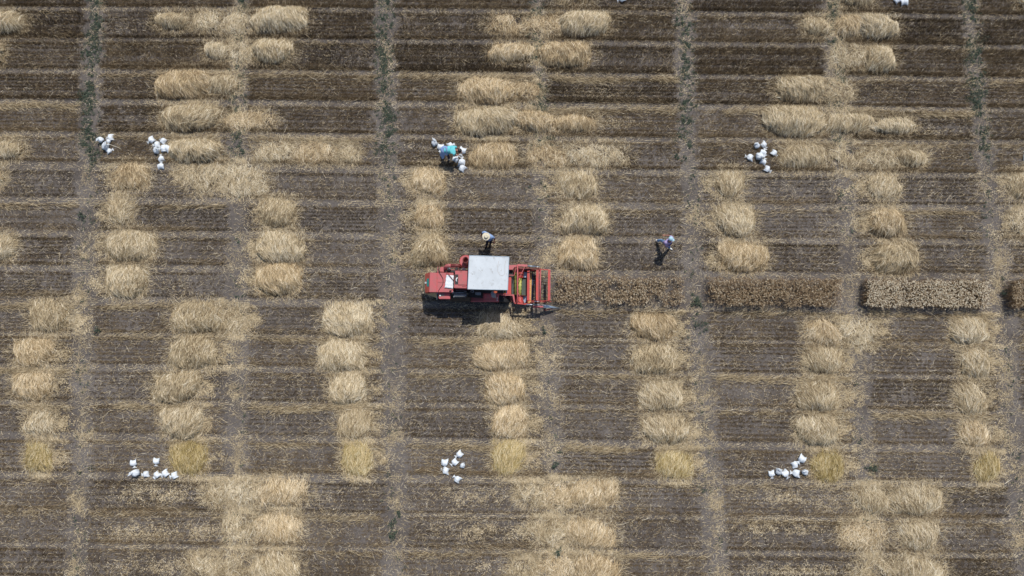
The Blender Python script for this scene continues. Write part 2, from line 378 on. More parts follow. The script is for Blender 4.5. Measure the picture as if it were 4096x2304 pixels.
# thin parallel straw lines left in the wheel tracks between the rows
def track(x0, x1, r, off=0., n=900, tone=.62):
    n = int((x1 - x0) * 1.1)
    for k in range(4):
        m = n // 4; x = rng.uniform(x0, x1, m)
        y = (row_y(r, x, 1.0) + row_y(r + 1, x, 0.)) / 2 + off + (k - 1.5) * 8.5 + rng.normal(0, .8, m)
        q = np.sin(x * .045 + k * 2) + rng.normal(0, .6, m) > -.3; x, y = x[q], y[q]; m = len(x)
        bits(litter, x, y, (.05, .20), (.006, .011), rng.normal(tone, .15, m), rng.normal(-.012, .06, m), .01)
for a_ in [(2250, 2700, 2, 0), (3300, 3700, 2, 0), (3400, 3800, 3, 0), (2400, 2700, 3, 0), (330, 460, 4, 12), (1400, 1700, 4, 4), (2800, 3000, 4, 4), (2050, 2250, 4, 4), (2900, 3250, 4, 6), (60, 400, 5, 4),
    (1370, 1560, 5, 4), (360, 470, 6, 4), (990, 1120, 6, 4), (330, 400, 8, 2), (280, 400, 7, 0), (890, 1010, 7, 0), (900, 1010, 8, 6), (2150, 2330, 5, 4), (3380, 3500, 5, 4), (2130, 2330, 7, 4),
    (900, 1020, 9, 4), (200, 290, 10, 4), (800, 890, 10, 6), (2650, 2760, 9, 6), (2150, 2250, 10, 2), (3380, 3470, 10, 4), (3900, 4050, 10, 4), (210, 300, 9, 0), (1400, 1480, 11, 2), (2030, 2150, 12, 2),
    (1900, 2400, 13, 2), (380, 560, 15, 0), (700, 1020, 14, 2), (1760, 2300, 14, 4), (1800, 2260, 15, 0), (2150, 2350, 15, 2), (3000, 3500, 14, 2), (560, 1000, 13, 4), (1300, 1500, 13, 2), (3200, 3600, 13, 2), (3250, 3420, 12, 3)]:
    track(*a_)

# ------------------------------------------------------------------ straw heaps (boxes measured on the 2576 px overview)
DS = 4096 / 2576
HEAPS = {  # row: list of (x0, y0, x1, y1, style)   b big, m medium, l low/loose, y golden
 -1: [(1395, -40, 1500, 12, 'l'), (2095, -45, 2200, 20, 'm'), (2545, -40, 2620, 24, 'm')],
 0: [(-30, 25, 70, 88, 'b'), (390, 28, 480, 80, 'm'), (480, 26, 560, 82, 'l'), (555, 28, 642, 86, 'l'), (635, 14, 775, 90, 'b'), (1222, 34, 1330, 88, 'l'), (1325, 34, 1425, 90, 'l'), (1405, 26, 1537, 98, 'b'), (2018, 38, 2088, 96, 'm'), (2098, 34, 2170, 100, 'm'), (2150, 32, 2258, 104, 'b')],
 1: [(-40, 106, 14, 168, 'b'), (512, 100, 585, 156, 'm'), (570, 104, 640, 158, 'l'), (632, 95, 742, 164, 'b'), (1228, 104, 1345, 160, 'm'), (1345, 102, 1487, 172, 'b'), (2090, 112, 2190, 178, 'l'), (2172, 110, 2252, 188, 'b')],
 2: [(394, 172, 535, 254, 'b'), (515, 184, 604, 242, 'm'), (1152, 192, 1300, 268, 'b'), (1288, 204, 1362, 252, 'l'), (1948, 188, 2072, 264, 'b'), (2055, 206, 2145, 256, 'l')],
 3: [(398, 260, 562, 336, 'b'), (565, 278, 695, 326, 'l'), (1142, 268, 1305, 346, 'b'), (1290, 276, 1400, 338, 'm'), (1388, 284, 1502, 336, 'm'), (1918, 264, 2072, 352, 'b'), (2060, 280, 2195, 340, 'm'), (2185, 292, 2300, 342, 'm')],
 4: [(-30, 352, 66, 402, 'm'), (425, 346, 555, 416, 'b'), (640, 354, 745, 410, 'l'), (735, 356, 850, 414, 'l'), (845, 362, 905, 412, 'l'), (1180, 352, 1305, 432, 'm'), (1325, 364, 1425, 424, 'l'), (1415, 362, 1580, 424, 'l'), (1958, 356, 2078, 430, 'm'), (2075, 364, 2180, 426, 'l'), (2175, 372, 2262, 428, 'l'), (2250, 374, 2335, 424, 'm')],
 5: [(-40, 410, 14, 474, 'm'), (282, 405, 378, 484, 'm'), (452, 404, 575, 488, 'l'), (560, 408, 675, 500, 'l'), (1032, 416, 1122, 492, 'm'), (1402, 424, 1502, 506, 'm'), (1796, 424, 1874, 502, 'm'), (2178, 430, 2266, 504, 'm'), (2528, 428, 2610, 504, 'm')],
 6: [(272, 494, 338, 572, 'm'), (652, 497, 748, 576, 'b'), (1042, 508, 1118, 582, 'm'), (1412, 512, 1530, 592, 'b'), (1796, 516, 1898, 602, 'b'), (2186, 520, 2278, 598, 'b'), (2535, 526, 2620, 600, 'l')],
 7: [(-40, 584, 45, 656, 'm'), (268, 578, 396, 662, 'b'), (648, 578, 768, 666, 'b'), (1036, 586, 1128, 678, 'b'), (1402, 598, 1506, 684, 'b'), (1806, 606, 1932, 688, 'b'), (2192, 608, 2308, 696, 'b')],
 8: [(266, 664, 374, 752, 'b'), (642, 658, 762, 746, 'b')],
 9: [(76, 748, 178, 838, 'b'), (432, 754, 562, 842, 'b'), (545, 770, 622, 840, 'l'), (814, 758, 938, 852, 'b'), (1200, 782, 1312, 858, 'm'), (1586, 784, 1700, 862, 'b'), (2022, 798, 2112, 872, 'm'), (2108, 806, 2208, 874, 'l'), (2388, 792, 2484, 870, 'b')],
 10: [(34, 846, 138, 928, 'b'), (428, 840, 548, 932, 'b'), (800, 850, 922, 938, 'b'), (1192, 850, 1330, 938, 'b'), (1586, 864, 1702, 946, 'b'), (2016, 868, 2122, 944, 'b'), (2412, 870, 2492, 954, 'm')],
 11: [(32, 930, 134, 1014, 'b'), (382, 930, 508, 1018, 'b'), (828, 934, 922, 1022, 'b'), (1222, 934, 1322, 1022, 'b'), (1604, 954, 1718, 1038, 'b'), (2002, 954, 2112, 1038, 'b'), (2398, 954, 2482, 1046, 'm')],
 12: [(62, 1028, 140, 1098, 'm'), (404, 1018, 512, 1108, 'b'), (848, 1020, 938, 1108, 'm'), (1238, 1014, 1330, 1106, 'b'), (1612, 1044, 1732, 1122, 'b'), (1996, 1042, 2112, 1122, 'b'), (2410, 1056, 2492, 1128, 'm')],
 13: [(64, 1108, 132, 1188, 'y'), (428, 1106, 522, 1198, 'y'), (858, 1108, 938, 1198, 'y'), (1236, 1106, 1322, 1196, 'y'), (1650, 1126, 1742, 1208, 'y'), (2038, 1130, 2122, 1212, 'y'), (2448, 1136, 2512, 1212, 'y')],
 14: [(510, 1212, 590, 1272, 'l'), (572, 1208, 662, 1270, 'l'), (640, 1198, 776, 1278, 'm'), (1296, 1210, 1372, 1272, 'l'), (1365, 1206, 1440, 1276, 'l'), (1424, 1202, 1556, 1282, 'm'), (2142, 1220, 2234, 1292, 'm'), (2236, 1216, 2372, 1300, 'b')],
 15: [(560, 1288, 655, 1362, 'l'), (636, 1286, 762, 1376, 'm'), (1330, 1300, 1432, 1372, 'l'), (1425, 1298, 1548, 1386, 'm'), (2110, 1308, 2232, 1382, 'l'), (2256, 1304, 2362, 1392, 'm')],
 16: [(470, 1394, 556, 1452, 'l'), (540, 1382, 640, 1460, 'l'), (626, 1384, 754, 1470, 'm'), (1282, 1404, 1356, 1470, 'l'), (1350, 1392, 1452, 1470, 'l'), (1444, 1390, 1562, 1472, 'm'), (2150, 1400, 2262, 1470, 'l'), (2262, 1392, 2382, 1480, 'm')]}
ROWNAME = {-1: 'row cut off by the top edge', 0: 'topmost full row', 1: 'second full row from the top', 2: 'third full row from the top',
 3: 'row just above the upper sacks', 4: 'row level with the upper sacks', 5: 'row just below the upper sacks', 6: 'row above the man in the straw hat',
 7: 'row level with both standing men', 8: 'row left of the red harvester', 9: 'row just below the red harvester', 10: 'second row below the red harvester',
 11: 'third row below the red harvester', 12: 'row just above the golden heaps', 13: 'golden row beside the lower sacks', 14: 'row just below the golden heaps',
 15: 'second row from the bottom edge', 16: 'row cut off by the bottom edge'}
ORD = ['leftmost', 'second from left', 'third from left', 'fourth from left', 'fifth from left', 'sixth from left', 'seventh from left', 'eighth from left',
       'ninth from left', 'tenth from left', 'eleventh from left', 'twelfth from left']
LOOK = {'b': 'thick straw heap', 'm': 'medium straw heap', 'l': 'low loose straw heap', 'y': 'golden yellow straw heap'}

def straw_heap(x0, y0, x1, y1, style, label, seed):
    cx, cy = (x0 + x1) / 2, (y0 + y1) / 2
    c = PX(cx, cy); a = abs(PX(x1, cy)[0] - PX(x0, cy)[0]) / 2 - (.05 if style in 'bm' else 0); b = abs(PX(cx, y1)[1] - PX(cx, y0)[1]) / 2 - (.11 if style in 'bm' else .02)
    hm = {'b': .40, 'm': .27, 'l': .12, 'y': .20}[style] * random.uniform(.85, 1.15) * (1.35 if cy < 700 else 1.1 if cy < 1150 else .95)
    dn = {'b': 1650, 'm': 1150, 'l': 820, 'y': 950}[style]
    pw = {'b': 2.7, 'm': 2.3, 'l': 2.1, 'y': 2.2}[style]; pa = random.uniform(.2, .5)
    skew = random.uniform(-.5, .5); dt = random.uniform(-.12, .10); taper = random.uniform(-.28, .28)
    def hf(x, y):
        ys = y / b; xs = (x / a - skew * ys * .5) / (1 + taper * ys)
        r = (np.abs(xs) ** pw + np.abs(ys) ** pw) ** (1 / pw)
        r = r * (1 + .15 * vnoise(x, y, 2.2, seed) + .07 * vnoise(x, y, 5.2, seed + 7)) + .06 * vnoise(x, y, 11., seed + 3)
        base = np.sqrt(np.clip(1 - np.clip(r, 0, 1) ** 2.2, 0, 1)) * (1 - pa * np.clip(ys + .1, 0, 1.2))
        return hm * base * (1 + .26 * vnoise(x, y, 2.3, seed + 9) + .18 * vnoise(x, y, 6.5, seed + 4) + .10 * vnoise(x * 2.4, y * .8, 12., seed + 2)), r
    bag = Bag()
    # inner body of the heap
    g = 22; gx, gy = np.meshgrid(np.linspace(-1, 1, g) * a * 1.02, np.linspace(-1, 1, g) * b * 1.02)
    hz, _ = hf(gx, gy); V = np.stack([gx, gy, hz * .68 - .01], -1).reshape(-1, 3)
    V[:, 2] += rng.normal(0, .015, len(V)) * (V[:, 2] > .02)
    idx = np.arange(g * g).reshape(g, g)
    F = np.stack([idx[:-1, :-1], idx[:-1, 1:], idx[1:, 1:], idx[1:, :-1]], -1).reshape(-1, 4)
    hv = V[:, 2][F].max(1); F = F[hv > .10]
    if style != 'l': bag.add(V, F, np.full(len(F), .16))  # fill tinted dark, painting in the shade of pockets between stems
    n = int(4 * a * b * dn)
    px = rng.uniform(-1.04, 1.04, n) * a; py = rng.uniform(-1.04, 1.04, n) * b
    h, r = hf(px, py)
    k = r < .66 + .52 * rng.random(n) ** 1.4; k |= rng.random(n) < .08
    if style != 'l': k &= (py > -b * .86) | (rng.random(n) < .35)
    k &= (vnoise(px, py, 4.4, seed + 11) + .8 * vnoise(px, py, 9.5, seed + 12) + rng.normal(0, .25, n) > -.95) | (r > .8)
    if style == 'l':
        k &= vnoise(px + c[0], py + c[1], 5.1, seed) + vnoise(px, py, 2.2, seed + 1) + rng.normal(0, .3, n) > -.55
    px, py, r = px[k], py[k], r[k]; n = len(px)
    base = R(90) + random.uniform(-.30, .30)
    swirl = random.uniform(-.75, .75); fan = random.uniform(.15, .6)
    ang = base + swirl * (px / a) * .7 - fan * (px / a) * np.sign(-py) * (np.abs(py) / b) + .45 * vnoise(px, py, 2.6, seed + 6) + .35 * vnoise(px, py, 7, seed + 2) \
        + rng.normal(0, .40 if style != 'l' else .7, n)
    L = rng.uniform(.18, .50, n) * (1 if style != 'l' else .9)
    ux, uy = np.cos(ang), np.sin(ang); bend = rng.normal(0, .10, n) * L
    lay = rng.random(n)
    def at(s, off, lift):
        x = px + ux * L * s - uy * off; y = py + uy * L * s + ux * off
        hh, _ = hf(x, y); return np.stack([x, y, np.maximum(hh * (.68 + .44 * lay), .008) + lift], 1)
    A = at(-.5, bend * 0, rng.uniform(0, .03, n)); B = at(0, bend, rng.uniform(.0, .05, n)); E = at(.5, bend * 0, rng.uniform(-.0, .05, n))
    # stems do not plunge as steeply as the flank of the heap
    for Q in (A, E): Q[:, 2] = np.maximum(Q[:, 2], B[:, 2] - .42 * L)
    V, F = ribbons(A, B, E, rng.uniform(.007, .017, n))
    pc = px * np.sin(ang) - py * np.cos(ang)
    t = rng.normal(.53 + dt, .23, n) + .14 * vnoise(px, py, 3.3, seed + 8) + .16 * np.sin(pc * 47 + 3 * vnoise(px, py, 3, seed)); t[rng.random(n) < .07] = .02  # last step: some stems tinted dark to imitate shaded gaps in the straw
    bag.add(V, F, np.clip(t, 0, 1))
    o = bag.build('straw_heap', M_gold if style == 'y' else M_warm if (seed * 7) % 10 < (6 if 1450 < cx < 2750 else 2) else M_straw)  # heaps vary; warm tint favoured mid-frame, putting the lens's warm cast into colour
    o.location = (float(c[0]), float(c[1]), 0)
    tag(o, label, 'straw heap', 'heaps of threshed straw on the plots')
    return o
sd = 0
for r in sorted(HEAPS):
    for k, (x0, y0, x1, y1, stl) in enumerate(HEAPS[r]):
        sd += 1
        x0, y0, x1, y1 = [v * DS for v in (x0, y0, x1, y1)]
        if len(HEAPS[r]) == 1: lab = f'{LOOK[stl]}, the only one in the {ROWNAME[r]}'
        else:
            pos = ORD[k] if k < len(HEAPS[r]) - 1 else 'rightmost'
            lab = f'{LOOK[stl]}, {pos} in the {ROWNAME[r]}'
        straw_heap(x0, y0, x1, y1, stl, lab, sd)
        cx, cy = (x0 + x1) / 2, (y0 + y1) / 2
        if r in (5, 6, 7, 8) and x0 > 0:
            cloud(x0 - 16, cy + 4, 42, 44, 1300, .52, (.02, .09), (.012, .024), seed=sd)
            cloud(cx, y0 - 4, (x1 - x0) * .55, 13, 1000, .62, (.03, .14), (.008, .016), seed=sd)
        if r in (9, 10, 11, 12, 13):
            cloud(x1 + 22, cy + 2, 44, 40, 1500, .46, (.02, .09), (.012, .024), seed=sd)
            cloud(x1 + 10, y0 + 2, 50, 12, 500, .55, (.03, .12), (.008, .016), seed=sd)
            cloud(cx + 25, y1 + 14, 60, 12, 500, .62, (.03, .10), (.010, .018), seed=sd)
        if r in (2, 3, 4, 14, 15, 16):
            cloud(cx, y0 - 6, (x1 - x0) * .5, 14, 900, .60, (.04, .16), (.008, .014), seed=sd)
        # stems that slid off all round
        n = 520; th = rng.random(n) * math.tau; q = rng.uniform(.80, 1.28, n)
        bits(litter, cx + (x1 - x0) / 2 * q * np.cos(th), cy + (y1 - y0) / 2 * q * np.sin(th), (.12, .38), (.006, .011), rng.normal(.5, .2, n), th * -1 + rng.normal(0, .6, n), .06)
o = litter.build('loose_straw', M_straw); tag(o, 'loose pale straw and chaff strewn over the soil between the plots', 'straw litter', kind='stuff')

# ------------------------------------------------------------------ plots of wheat still standing
def wheat_plot(x0, x1, tone, label, dens=430, thin=0., top=.70):
    cxy = PX((x0 + x1) / 2, row_y(8, (x0 + x1) / 2, .5), .7); org = np.array([cxy[0], cxy[1], 0.])
    a = PX(x0, row_y(8, x0, 0), .7); b = PX(x1, row_y(8, x1, 1), .7)
    n = int((b[0] - a[0]) * (a[1] - b[1]) * dens * 1.25)
    fx = rng.random(n); kk = rng.integers(0, 7, n); fy = np.clip((kk + .5) / 7 + rng.normal(0, .045, n), -.04, 1.04)
    x = x0 + (x1 - x0) * fx; x = x + rng.normal(0, 5, n) + 6 * np.sin(fy * 19); fy = fy + .035 * np.sin(x * .05) + .025 * np.sin(x * .13)
    T = PX(x, row_y(8, x, fy), top)
    T += rng.normal(0, .02, T.shape) * [1, 1, 1.6]
    q = vnoise(T[:, 0], T[:, 1], 2.1, 5) + .8 * vnoise(T[:, 0], T[:, 1], 7.1, 3) + rng.normal(0, .4, n) > -1.0 + thin
    T = T[q]; n = len(T)
    T[:, 2] += .07 * vnoise(T[:, 0], T[:, 1], 2.7, 1)
    G = T.copy(); G[:, 2] = 0; G[:, :2] += rng.normal(0, .05, (n, 2)) + [0, .02]
    bag = Bag()
    V, F = ribbons(G, (G + T) / 2 + rng.normal(0, .02, (n, 3)), T, np.full(n, .008)); bag.add(V, F, np.clip(rng.normal(.28, .12, n), 0, 1))
    # dry leaves
    m = n; i = rng.integers(0, n, m); f = rng.uniform(.35, .9, m)[:, None]; A = G[i] + (T[i] - G[i]) * f
    an = rng.random(m) * math.tau; L = rng.uniform(.08, .2, m)
    E = A + np.stack([np.cos(an) * L, np.sin(an) * L, rng.uniform(-.12, .03, m)], 1); B = (A + E) / 2 + [0, 0, .03]
    V, F = ribbons(A, B, E, np.full(m, .014)); bag.add(V, F, np.clip(rng.normal(.22, .12, m), 0, 1))
    # nodding ears, thicker in the middle
    an = rng.normal(R(-75), .9, n); L = rng.uniform(.07, .11, n)
    B = T + np.stack([np.cos(an) * L * .5, np.sin(an) * L * .5, L * .32], 1); E = T + np.stack([np.cos(an) * L, np.sin(an) * L, L * rng.uniform(-.4, .4, n)], 1)
    Wd = rng.uniform(.012, .018, n)
    d = E - T; s = np.cross(d, [0, 0, 1.]); s /= np.linalg.norm(s, axis=1, keepdims=True); s *= Wd[:, None] / 2
    V = np.stack([T - s * .5, T + s * .5, B - s, B + s, E - s * .25, E + s * .25, B - [0, 0, .012]], 1).reshape(-1, 3)
    bb = np.arange(n)[:, None] * 7
    F = np.concatenate([bb + [0, 1, 3, 2], bb + [2, 3, 5, 4]], 1).reshape(-1, 4)
    bag.add(V, F, np.clip(rng.normal(tone, .2, n), 0, 1))
    o = bag.build('wheat_plot', M_ear); me = o.data
    me.transform(Matrix.Translation(-Vector(org.tolist()))); o.location = org.tolist()
    tag(o, label, 'wheat plot', 'plots of ripe wheat not yet cut'); return o
wheat_plot(2222, 2732, .64, 'standing brown wheat plot directly in front of the red harvester', 320, .45, .50)
wheat_plot(2838, 3368, .56, 'standing wheat plot in the middle, with dark gaps and brown ears', 360, .3, .68)
wheat_plot(3470, 3965, .84, 'standing wheat plot with the palest ears, right of the middle one', 430)
wheat_plot(4056, 4550, .60, 'standing wheat plot cut off by the right edge of the picture', 420)

# ------------------------------------------------------------------ weeds
def weed_mesh(bag, x, y, rad, hgt, n, org=(0, 0, 0)):
    c = PX(x, y) - org
    th = rng.random(n) * math.tau; nb = max(3, int(n / 14)); bi = rng.integers(0, nb, n)
    bx = rng.normal(0, rad * .55, nb)[bi] + rng.normal(0, rad * .13, n); by = rng.normal(0, rad * .62, nb)[bi] + rng.normal(0, rad * .13, n)
    A = np.stack([c[0] + bx, c[1] + by, hgt * rng.random(n) * np.exp(-(bx ** 2 + by ** 2) / rad ** 2 / 1.2)], 1)
    an = th + rng.normal(0, .9, n); L = rng.uniform(.025, .075, n)
    E = A + np.stack([np.cos(an) * L, np.sin(an) * L, rng.uniform(-.02, .05, n)], 1)
    B = (A + E) / 2 + [0, 0, .012]
    s = np.cross(E - A, [0, 0, 1.] + rng.normal(0, .4, (n, 3))); s /= np.linalg.norm(s, axis=1, keepdims=True); s *= (L * .30)[:, None]
    V = np.stack([A, B - s, E, B + s], 1).reshape(-1, 3); F = np.arange(n * 4).reshape(-1, 4)
    bag.add(V, F, np.clip(rng.normal(.42, .25, n), 0, 1))
wb = Bag()
ALW = {0: .3, 1: 1.0, 2: .55, 3: .85, 4: .6, 5: .8, 6: .7, 7: 1.0, 8: .4}
for i in range(9):
    for k in range(520):
        y = rng.uniform(-60, 2360)
        den = ALW[i] * (1.0 if y < 640 else (.22 if y < 900 else .10 if y < 1900 else .13))
        if y < 640 and i in (1, 3, 5, 7): den *= 1.0
        if rng.random() > den or (y < 640 and math.sin(y * .031 + i * 2.1) + math.sin(y * .083 + i) + rng.normal(0, .5) < -1.0): continue
        x = (alley(i, y, 0) + alley(i, y, 1)) / 2 + rng.normal(0, 17) + 10 * math.sin(y * .01 + i)
        weed_mesh(wb, x, y, rng.uniform(.12, .42), .07, int(rng.uniform(10, 75) * (1.5 if y < 640 else .55)))
o = wb.build('weeds', M_green); tag(o, 'low dark green weeds growing along the bare alleys between plots', 'weeds', kind='stuff')
def weed_plant(x, y, rad, n, label):
    c = PX(x, y); b = Bag(); weed_mesh(b, x, y, rad, .28, n, org=c)
    root = empty('weed_plant', c.tolist()); o = b.build('foliage', M_green); o.parent = root
    bm = bmesh.new()
    for k in range(7):
        an = k * .9; tube_into(bm, [Vector((0, 0, 0)) + Vector(root.location), Vector(root.location) + Vector((math.cos(an) * rad * .6, math.sin(an) * rad * .6, .16))], .006, 5)
    from_bm('stem', bm, M_green, root)
    tag(root, label, 'weed', 'single weeds big enough to pick out')

# ------------------------------------------------------------------ solid helpers
def tube_into(bm, pts, r, seg=10, cap=True):
    pts = [Vector(p) for p in pts]; n = len(pts); rr = r if isinstance(r, (list, tuple)) else [r] * n
    rings = []; prev = None
    for i, p in enumerate(pts):
        d = (pts[min(i + 1, n - 1)] - pts[max(i - 1, 0)]).normalized()
        u = d.cross(Vector((0, 0, 1)) if abs(d.z) < .95 else Vector((1, 0, 0))) if prev is None else prev - d * prev.dot(d)
        u.normalize(); prev = u; w = d.cross(u)
        rings.append([bm.verts.new(p + (u * math.cos(a) + w * math.sin(a)) * rr[i]) for a in [k * math.tau / seg for k in range(seg)]])
    for i in range(n - 1):
        for k in range(seg): bm.faces.new((rings[i][k], rings[i][(k + 1) % seg], rings[i + 1][(k + 1) % seg], rings[i + 1][k]))
    if cap:
        bm.faces.new(rings[0]); bm.faces.new(rings[-1][::-1])
def prism_into(bm, poly, ztop, zbot):
    """poly: pixel corners seen at ztop (ztop may be one value or one per corner)"""
    zt = ztop if isinstance(ztop, (list, tuple)) else [ztop] * len(poly)
    top = [bm.verts.new(P(x, y, z)) for (x, y), z in zip(poly, zt)]
    bot = [bm.verts.new(Vector((v.co.x, v.co.y, zbot if not isinstance(zbot, (list, tuple)) else zbot[i]))) for i, v in enumerate(top)]
    bm.faces.new(top); bm.faces.new(bot[::-1]); n = len(top)
    for i in range(n): bm.faces.new((top[i], bot[i], bot[(i + 1) % n], top[(i + 1) % n]))
def z1(*pts): return [(1650 + x / 4.025, 980 + y / 4.025) for x, y in pts]      # coordinates read off the 4x enlargement of the harvester
def prism(name, pts, ztop, zbot, m, parent, bevel=.01, zoomed=True):
    bm = bmesh.new(); prism_into(bm, z1(*pts) if zoomed else pts, ztop, zbot); return from_bm(name, bm, m, parent, bevel=bevel)
def tube(name, pts, r, m, parent, seg=10):
    """pts: (X, Y, z) in the enlargement"""
    bm = bmesh.new(); tube_into(bm, [P(*z1((x, y))[0], z) for x, y, z in pts], r, seg)
    o = from_bm(name, bm, m, parent)
    for p in o.data.polygons: p.use_smooth = len(p.vertices) == 4
    return o
def bar(name, a, b, w, h, m, parent, bevel=.006, tilt=0.):
    """rectangular bar between two (X,Y,z) points, width w sideways, height h"""
    p, q = P(*z1(a[:2])[0], a[2]), P(*z1(b[:2])[0], b[2]); d = (q - p).normalized()
    s = d.cross(Vector((0, 0, 1))).normalized(); u = s.cross(d)
    s, u = s * math.cos(tilt) + u * math.sin(tilt), u * math.cos(tilt) - s * math.sin(tilt)
    s *= w / 2; u *= h / 2; bm = bmesh.new()
    vs = [bm.verts.new(c + i * s + j * u) for c in (p, q) for i, j in ((-1, -1), (1, -1), (1, 1), (-1, 1))]
    for f in ((0, 1, 2, 3), (7, 6, 5, 4), (0, 4, 5, 1), (1, 5, 6, 2), (2, 6, 7, 3), (3, 7, 4, 0)): bm.faces.new([vs[k] for k in f])
    return from_bm(name, bm, m, parent, bevel=bevel)

for (x, y, rad, n, lab) in [(2785, 1210, .30, 420, 'dark green weed at the left end of the middle standing wheat plot'),
    (2795, 1300, .34, 260, 'sparse green weed in the bare strip below the middle wheat plot'),
    (4010, 1170, .16, 120, 'green weed in the bare strip right of the palest wheat plot'),
    (390, 1322, .18, 150, 'green weed beside pale chaff in the left bare strip'),
    (1572, 2092, .20, 170, 'upper of two small green weeds in the middle bare strip at the bottom'),
    (1574, 2140, .20, 170, 'lower of two small green weeds in the middle bare strip at the bottom'),
    (1598, 2052, .14, 100, 'small green weed just above a pair of weeds in the middle bottom strip'),
    (2232, 2206, .18, 150, 'green weed on the lower edge between two bottom straw rows'),
    (2176, 1328, .14, 110, 'small green weed just right of the heap shaded by the harvester'),
    (3484, 1872, .24, 240, 'green weed among straw right of the lower right sacks'),
    (2216, 1862, .18, 140, 'green weed right of the middle golden heap'),
    (330, 862, .18, 140, 'green weed in the left bare strip two rows below the upper sacks')]:
    weed_plant(x, y, rad, n, lab)

# ------------------------------------------------------------------ the harvester
hv = empty('combine_harvester', P(1950, 1130, 0))
tag(hv, 'small red combine harvester with a square white roof and an open reel in front', 'harvester')
# roof
roof = prism('roof', [(915, 168), (1555, 190), (1533, 724), (888, 710)], 2.56, 2.50, M_roof, hv, .012)
bm = bmesh.new()
rc = [(915, 168), (1555, 190), (1533, 724), (888, 710)]
for a, b in zip(rc, rc[1:] + rc[:1]):
    tube_into(bm, [P(*z1(a)[0], 2.565), P(*z1(b)[0], 2.565)], .016, 6)
from_bm('roof_rim', bm, M_galv, roof)
bm = bmesh.new()
tube_into(bm, [P(*z1(p)[0], 2.563) for p in [(1388, 262), (1372, 340), (1372, 420), (1400, 480), (1440, 492), (1476, 478), (1488, 420), (1486, 330), (1500, 250)]], .006, 5)
from_bm('wire', bm, mat('pale rusty wire', (.42, .36, .32), .7), roof)
for (x, y) in [(940, 200), (1530, 215), (1505, 700), (915, 690)]:
    tube('roof_post', [(x, y, 2.5), (x, y + 12, .9)], .022, M_red, hv, 8)
# rear hood
prism('rear_hood', [(275, 440), (400, 446), (405, 446), (660, 446), (650, 760), (400, 757), (265, 757)], 1.72, 1.0, M_red, hv)
bar('hood_seam', (398, 448, 1.725), (392, 756, 1.725), .02, .012, M_red2, hv, 0)
rp = prism('rear_panel', [(202, 462), (272, 441), (263, 757), (202, 768)], [1.50, 1.70, 1.70, 1.50], 1.0, M_orange, hv, .008)
prism('plate', [(229, 540), (266, 538), (263, 668), (229, 668)], [1.60, 1.715, 1.715, 1.60], [1.57, 1.67, 1.67, 1.57], M_teal, rp, .003)
tube('lamp', [(214, 607, 1.50), (212, 607, 1.58)], .05, M_glass, rp, 12)
# canvas apron flaring out under the hood
bm = bmesh.new()
top = [P(*z1(p)[0], 1.42) for p in [(205, 466), (200, 766), (388, 766)]]
bot = [P(*z1(p)[0], z) for p, z in [((158, 560), .95), ((150, 640), .85), ((192, 775), .8)]]
v = [bm.verts.new(c) for c in (top[0], bot[0], bot[1], bot[2], top[1])]; bm.faces.new(v)
v2 = [bm.verts.new(c) for c in (top[1], bot[2], P(*z1((300, 826))[0], .8), P(*z1((388, 852))[0], .8), top[2])]; bm.faces.new(v2)
from_bm('canvas_apron', bm, M_cream, hv)
prism('rear_chassis', [(280, 480), (660, 480), (650, 740), (300, 740)], 1.0, .62, M_dark, hv)
# cable drooping over the hood
bm = bmesh.new()
tube_into(bm, [P(*z1((x, y))[0], z) for x, y, z in [(412, 352, 1.8), (425, 430, 1.80), (462, 490, 1.76), (490, 540, 1.75), (494, 600, 1.745), (480, 650, 1.745), (440, 700, 1.745), (418, 735, 1.745), (412, 775, 1.70)]], .011, 6)
from_bm('cable', bm, M_black, hv)
hood = [o for o in bpy.data.objects if o.name == 'rear_hood'][0]
bar('seam', (280, 446, 1.725), (270, 754, 1.725), .012, .010, M_rust, hood, 0)
bar('seam', (405, 600, 1.724), (640, 604, 1.724), .010, .008, M_rust, hood, 0)
# grain tank with its sliding lid
tk = prism('grain_tank', [(688, 412), (892, 415), (888, 697), (668, 690)], 2.05, 1.15, M_red, hv)
prism('hatch_dark_plate', [(686, 474), (738, 474), (735, 636), (682, 636)], 2.054, 2.03, M_dark, tk, 0)  # thin dark plate standing in for the shade inside the open hatch
prism('hatch_lid', [(737, 458), (886, 455), (881, 642), (735, 640)], 2.09, 2.055, M_red, tk, .006)
tube('white_crank', [(722, 525, 2.06), (708, 545, 2.09), (702, 565, 2.09), (715, 590, 2.07)], .03, M_white, tk, 8)
# cyclone and blower pipes
bm = bmesh.new(); c = P(*z1((858, 262))[0], 2.0)
tube_into(bm, [c + Vector((0, 0, -.55)), c + Vector((0, 0, -.1)), c + Vector((0, 0, .06))], [.12, .29, .29], 28)
cy = from_bm('cyclone', bm, M_red, hv)
bm = bmesh.new(); a = P(*z1((868, 285))[0], 2.06); b = P(*z1((853, 238))[0], 2.42); d = (b - a).normalized()
u = d.cross(Vector((1, 0, 0))).normalized(); w = d.cross(u); rings = []
for cc, rr in ((a, .16), (b, .145), (b, .118), (a + d * .05, .118)):
    rings.append([bm.verts.new(cc + (u * math.cos(k * math.tau / 24) * 1.1 + w * math.sin(k * math.tau / 24)) * rr) for k in range(24)])
for i in range(3):
    for k in range(24): bm.faces.new((rings[i][k], rings[i][(k + 1) % 24], rings[i + 1][(k + 1) % 24], rings[i + 1][k]))
from_bm('outlet_pipe', bm, M_rust, cy, smooth=True)
bm = bmesh.new(); tube_into(bm, [c + Vector((0, 0, .061)) + Vector((math.cos(t) * .285, math.sin(t) * .285, 0)) for t in [k * math.tau / 32 for k in range(33)]], .012, 6)
from_bm('rim', bm, M_red2, cy)
